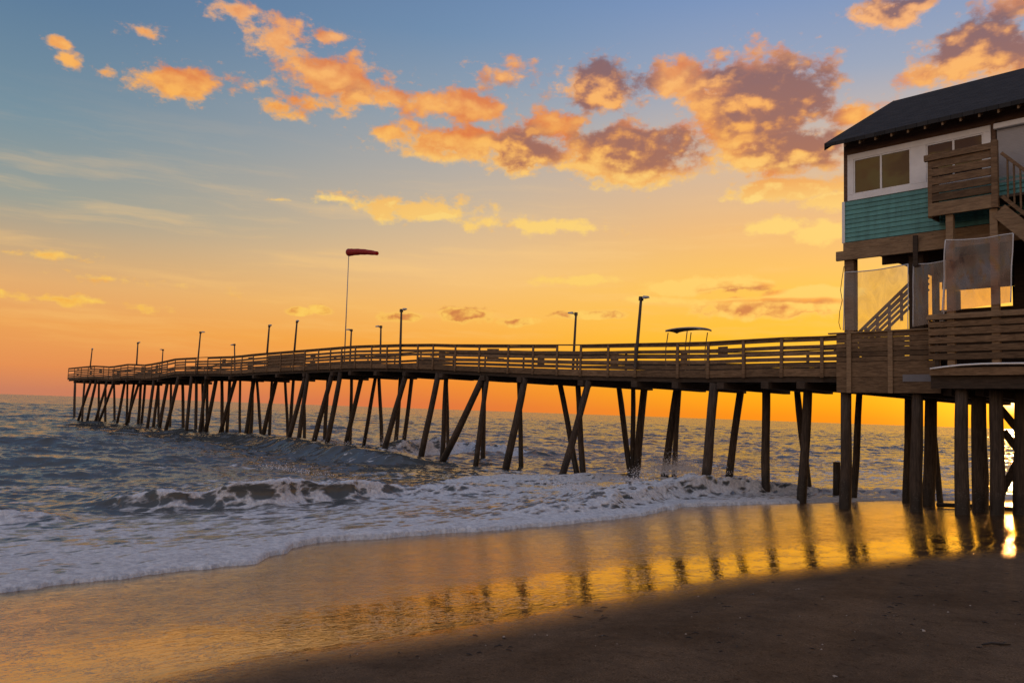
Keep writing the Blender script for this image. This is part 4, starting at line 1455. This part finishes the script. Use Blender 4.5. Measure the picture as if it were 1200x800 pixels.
for px in (1015, 1062, 1112, 1150):
    a = A_x(px, 462, .2)
    MB().box(a - .12, a + .12, .05, HD, z_fl - .62, z_fl - .405).build('pile_cap', M['dark'], house)


# ------------------------------------------------------------------ clear vinyl sheets hung at the open storey
def sheet(name, label, corners, nu=26, nv=16, amp=.03, seed=1, mt='vinyl'):
    """corners tl, tr, br, bl in local (a, b, z)"""
    r = random.Random(seed)
    ph = [r.uniform(0, 6) for _ in range(6)]
    tl, tr, br_, bl = [Vector(c) for c in corners]
    root = empty(name, O, FR_ROT)
    tag(root, label, 'plastic sheet', 'clear plastic sheets hung from the house')
    mb = MB()

    def pt(u, v):
        x = tl.lerp(tr, u).lerp(bl.lerp(br_, u), v)
        y = amp * (math.sin(u * 7 + ph[0] + v * 2) + .6 * math.sin(u * 15 + ph[1] - v * 5) + .5 * math.sin(v * 9 + ph[2] + u * 3)) * (.35 + .65 * math.sin(math.pi * min(1, v + .12)))
        return x + Vector((0, y, -.05 * math.sin(math.pi * u) * (1 - v)))
    for j in range(nv + 1):
        for i in range(nu + 1):
            mb.v.append(tuple(pt(i / nu, j / nv)))
    for j in range(nv):
        for i in range(nu):
            a = j * (nu + 1) + i
            mb.f.append((a, a + 1, a + nu + 2, a + nu + 1))
    mb.build('sheet', M[mt], root, smooth=True)
    for side in ('t', 'l', 'r'):
        if side == 't':
            pts = [pt(i / nu, 0) for i in range(nu + 1)]
        elif side == 'l':
            pts = [pt(0, j / nv) for j in range(nv + 1)]
        else:
            pts = [pt(1, j / nv) for j in range(nv + 1)]
        MB().tube(pts, .017, 6).build('hem', M['hem'], root, smooth=True)
    return root


def c3(px, py, b):
    a, z = G(px, py, b)
    return (a, b, z)


sheet('plastic_sheet', 'cloudy clear plastic sheet stretched between the two left posts', [c3(990, 319, -.06), c3(1064, 309.5, -.06), c3(1064, 386, -.06), c3(988, 387, -.06)], seed=2, amp=.02)
sheet('plastic_sheet', 'narrow dim plastic sheet between the square post and stair leg', [c3(1070, 309, -.09), c3(1108, 305, -.09), c3(1106, 376, -.09), c3(1070, 383, -.09)], seed=4, amp=.03, mt='cloudy')
sheet('plastic_sheet', 'crumpled white hemmed plastic sheet hung below the stair landing', [c3(1108.5, 281.5, bp - .04), c3(1187.5, 273.5, bp - .04), c3(1184, 354, bp - .04), c3(1104, 366, bp - .04)], seed=6, amp=.045, mt='cloudy')

# hanging cord at the corner of the house
pts = [G(px, py, -.12) for px, py in ((989, 312), (986.5, 328), (985, 340), (987, 352), (984, 365), (983, 378), (985, 386))]
tag(MB().tube([(a, -.12, z) for a, z in pts], .012, 6).build('cord', M['cable'], house, smooth=True), 'black cord hanging loose at the corner')

# ------------------------------------------------------------------ bits on the sand
mb = MB()
rr = random.Random(17)
for _ in range(150):
    px, py = rr.uniform(250, 1250), rr.uniform(665, 830)
    a, b = GR(px, py, .1)
    c = cO - a
    if c > float(c_dry(np.array(b))) - .1:
        continue
    z = float(sand_z(np.array(b), np.array(c)))
    s = rr.choice((.003, .004, .005, .006, .007, .009, .014)) * rr.uniform(.7, 1.3)
    x = O + AV * a + NV * b
    k = len(mb.v)
    t_ = rr.uniform(0, 6)
    for i in range(6):
        q = t_ + i * math.pi / 3
        r_ = s * rr.uniform(.7, 1.3)
        mb.v.append((x.x + r_ * math.cos(q), x.y + r_ * math.sin(q), z))
    mb.v.append((x.x, x.y, z + s * .8))
    for i in range(6):
        mb.f.append((k + i, k + (i + 1) % 6, k + 6))
M['shell'] = plain('broken_shell', (0.30, 0.25, 0.20), .6, var=.5, scale=30)
tag(mb.build('shell_fragments', M['shell']), 'pale broken shell fragments scattered on the dry sand', 'shells', kind='stuff')


def on_sand(px, py):
    a, b = GR(px, py, .15)
    z = float(sand_z(np.array(b), np.array(cO - a)))
    a, b = GR(px, py, z)
    v = O + AV * a + NV * b
    return Vector((v.x, v.y, float(sand_z(np.array(b), np.array(cO - a)))))


def shell(px, py, size, label, seed):
    r = random.Random(seed)
    mb = MB()
    n = 14
    rim = []
    mb.v.append((0, -size * .5, size * .10))
    for ring_ in (0.4, .75, 1.0):
        for i in range(n):
            q = math.pi * (i / (n - 1) - .5) * 1.25
            rr_ = size * ring_ * (1 + .05 * (i % 2))
            mb.v.append((rr_ * math.sin(q) * .8, -size * .5 + rr_ * math.cos(q), size * (.10 + .28 * (1 - ring_) * ring_ * 4 - .10 * ring_)))
    for i in range(n - 1):
        mb.f.append((0, 1 + i, 2 + i))
        for k in (0, 1):
            a = 1 + k * n + i
            mb.f.append((a, a + n, a + n + 1, a + 1))
    o = mb.build('shell', M['shell'], None, smooth=True)
    m_ = o.modifiers.new('thickness', 'SOLIDIFY')
    m_.thickness = size * .06
    o.location = on_sand(px, py)
    o.rotation_euler = (r.uniform(-.2, .2), r.uniform(-.2, .2), r.uniform(0, 6))
    tag(o, label, 'shell', 'larger shells on the dry sand')


shell(1083, 742, .035, 'pale scallop shell on the dry sand below the house piles', 1)
shell(978, 795, .030, 'pale scallop shell near the bottom edge of the dry sand', 2)
v = on_sand(1168, 759)
st_ = MB().tube([(-.16, 0, .012), (-.05, .015, .022), (.07, -.005, .016), (.17, .02, .010)], [.008, .012, .011, .006], 7).build('driftwood_stick', M['pile'], None, smooth=True)
st_.location = v
st_.rotation_euler = (0, 0, .15)
tag(st_, 'short dark driftwood stick lying on the dry sand at the right', 'driftwood')

mb = MB()
rr = random.Random(23)
for _ in range(150):
    px, py = rr.uniform(300, 1250), rr.uniform(668, 830)
    a, b = GR(px, py, .1)
    c = cO - a
    if c > float(c_dry(np.array(b))) - .15:
        continue
    z = float(sand_z(np.array(b), np.array(c)))
    x = O + AV * a + NV * b
    q = rr.gauss(.2, .7)
    ln_ = rr.choice((.02, .03, .04, .06)) * rr.uniform(.7, 1.3)
    u = Vector((math.cos(q), math.sin(q), 0)) * ln_
    k = Vector((-u.y, u.x, 0)) * rr.uniform(-.4, .4)
    mb.tube([(x.x - u.x, x.y - u.y, z + .004), (x.x + k.x, x.y + k.y, z + .009), (x.x + u.x, x.y + u.y, z + .004)], [.003, .006, .002], 5)
tag(mb.build('seaweed_bits', M['pile']), 'small dark scraps of seaweed strewn over the dry sand', 'seaweed', kind='stuff')
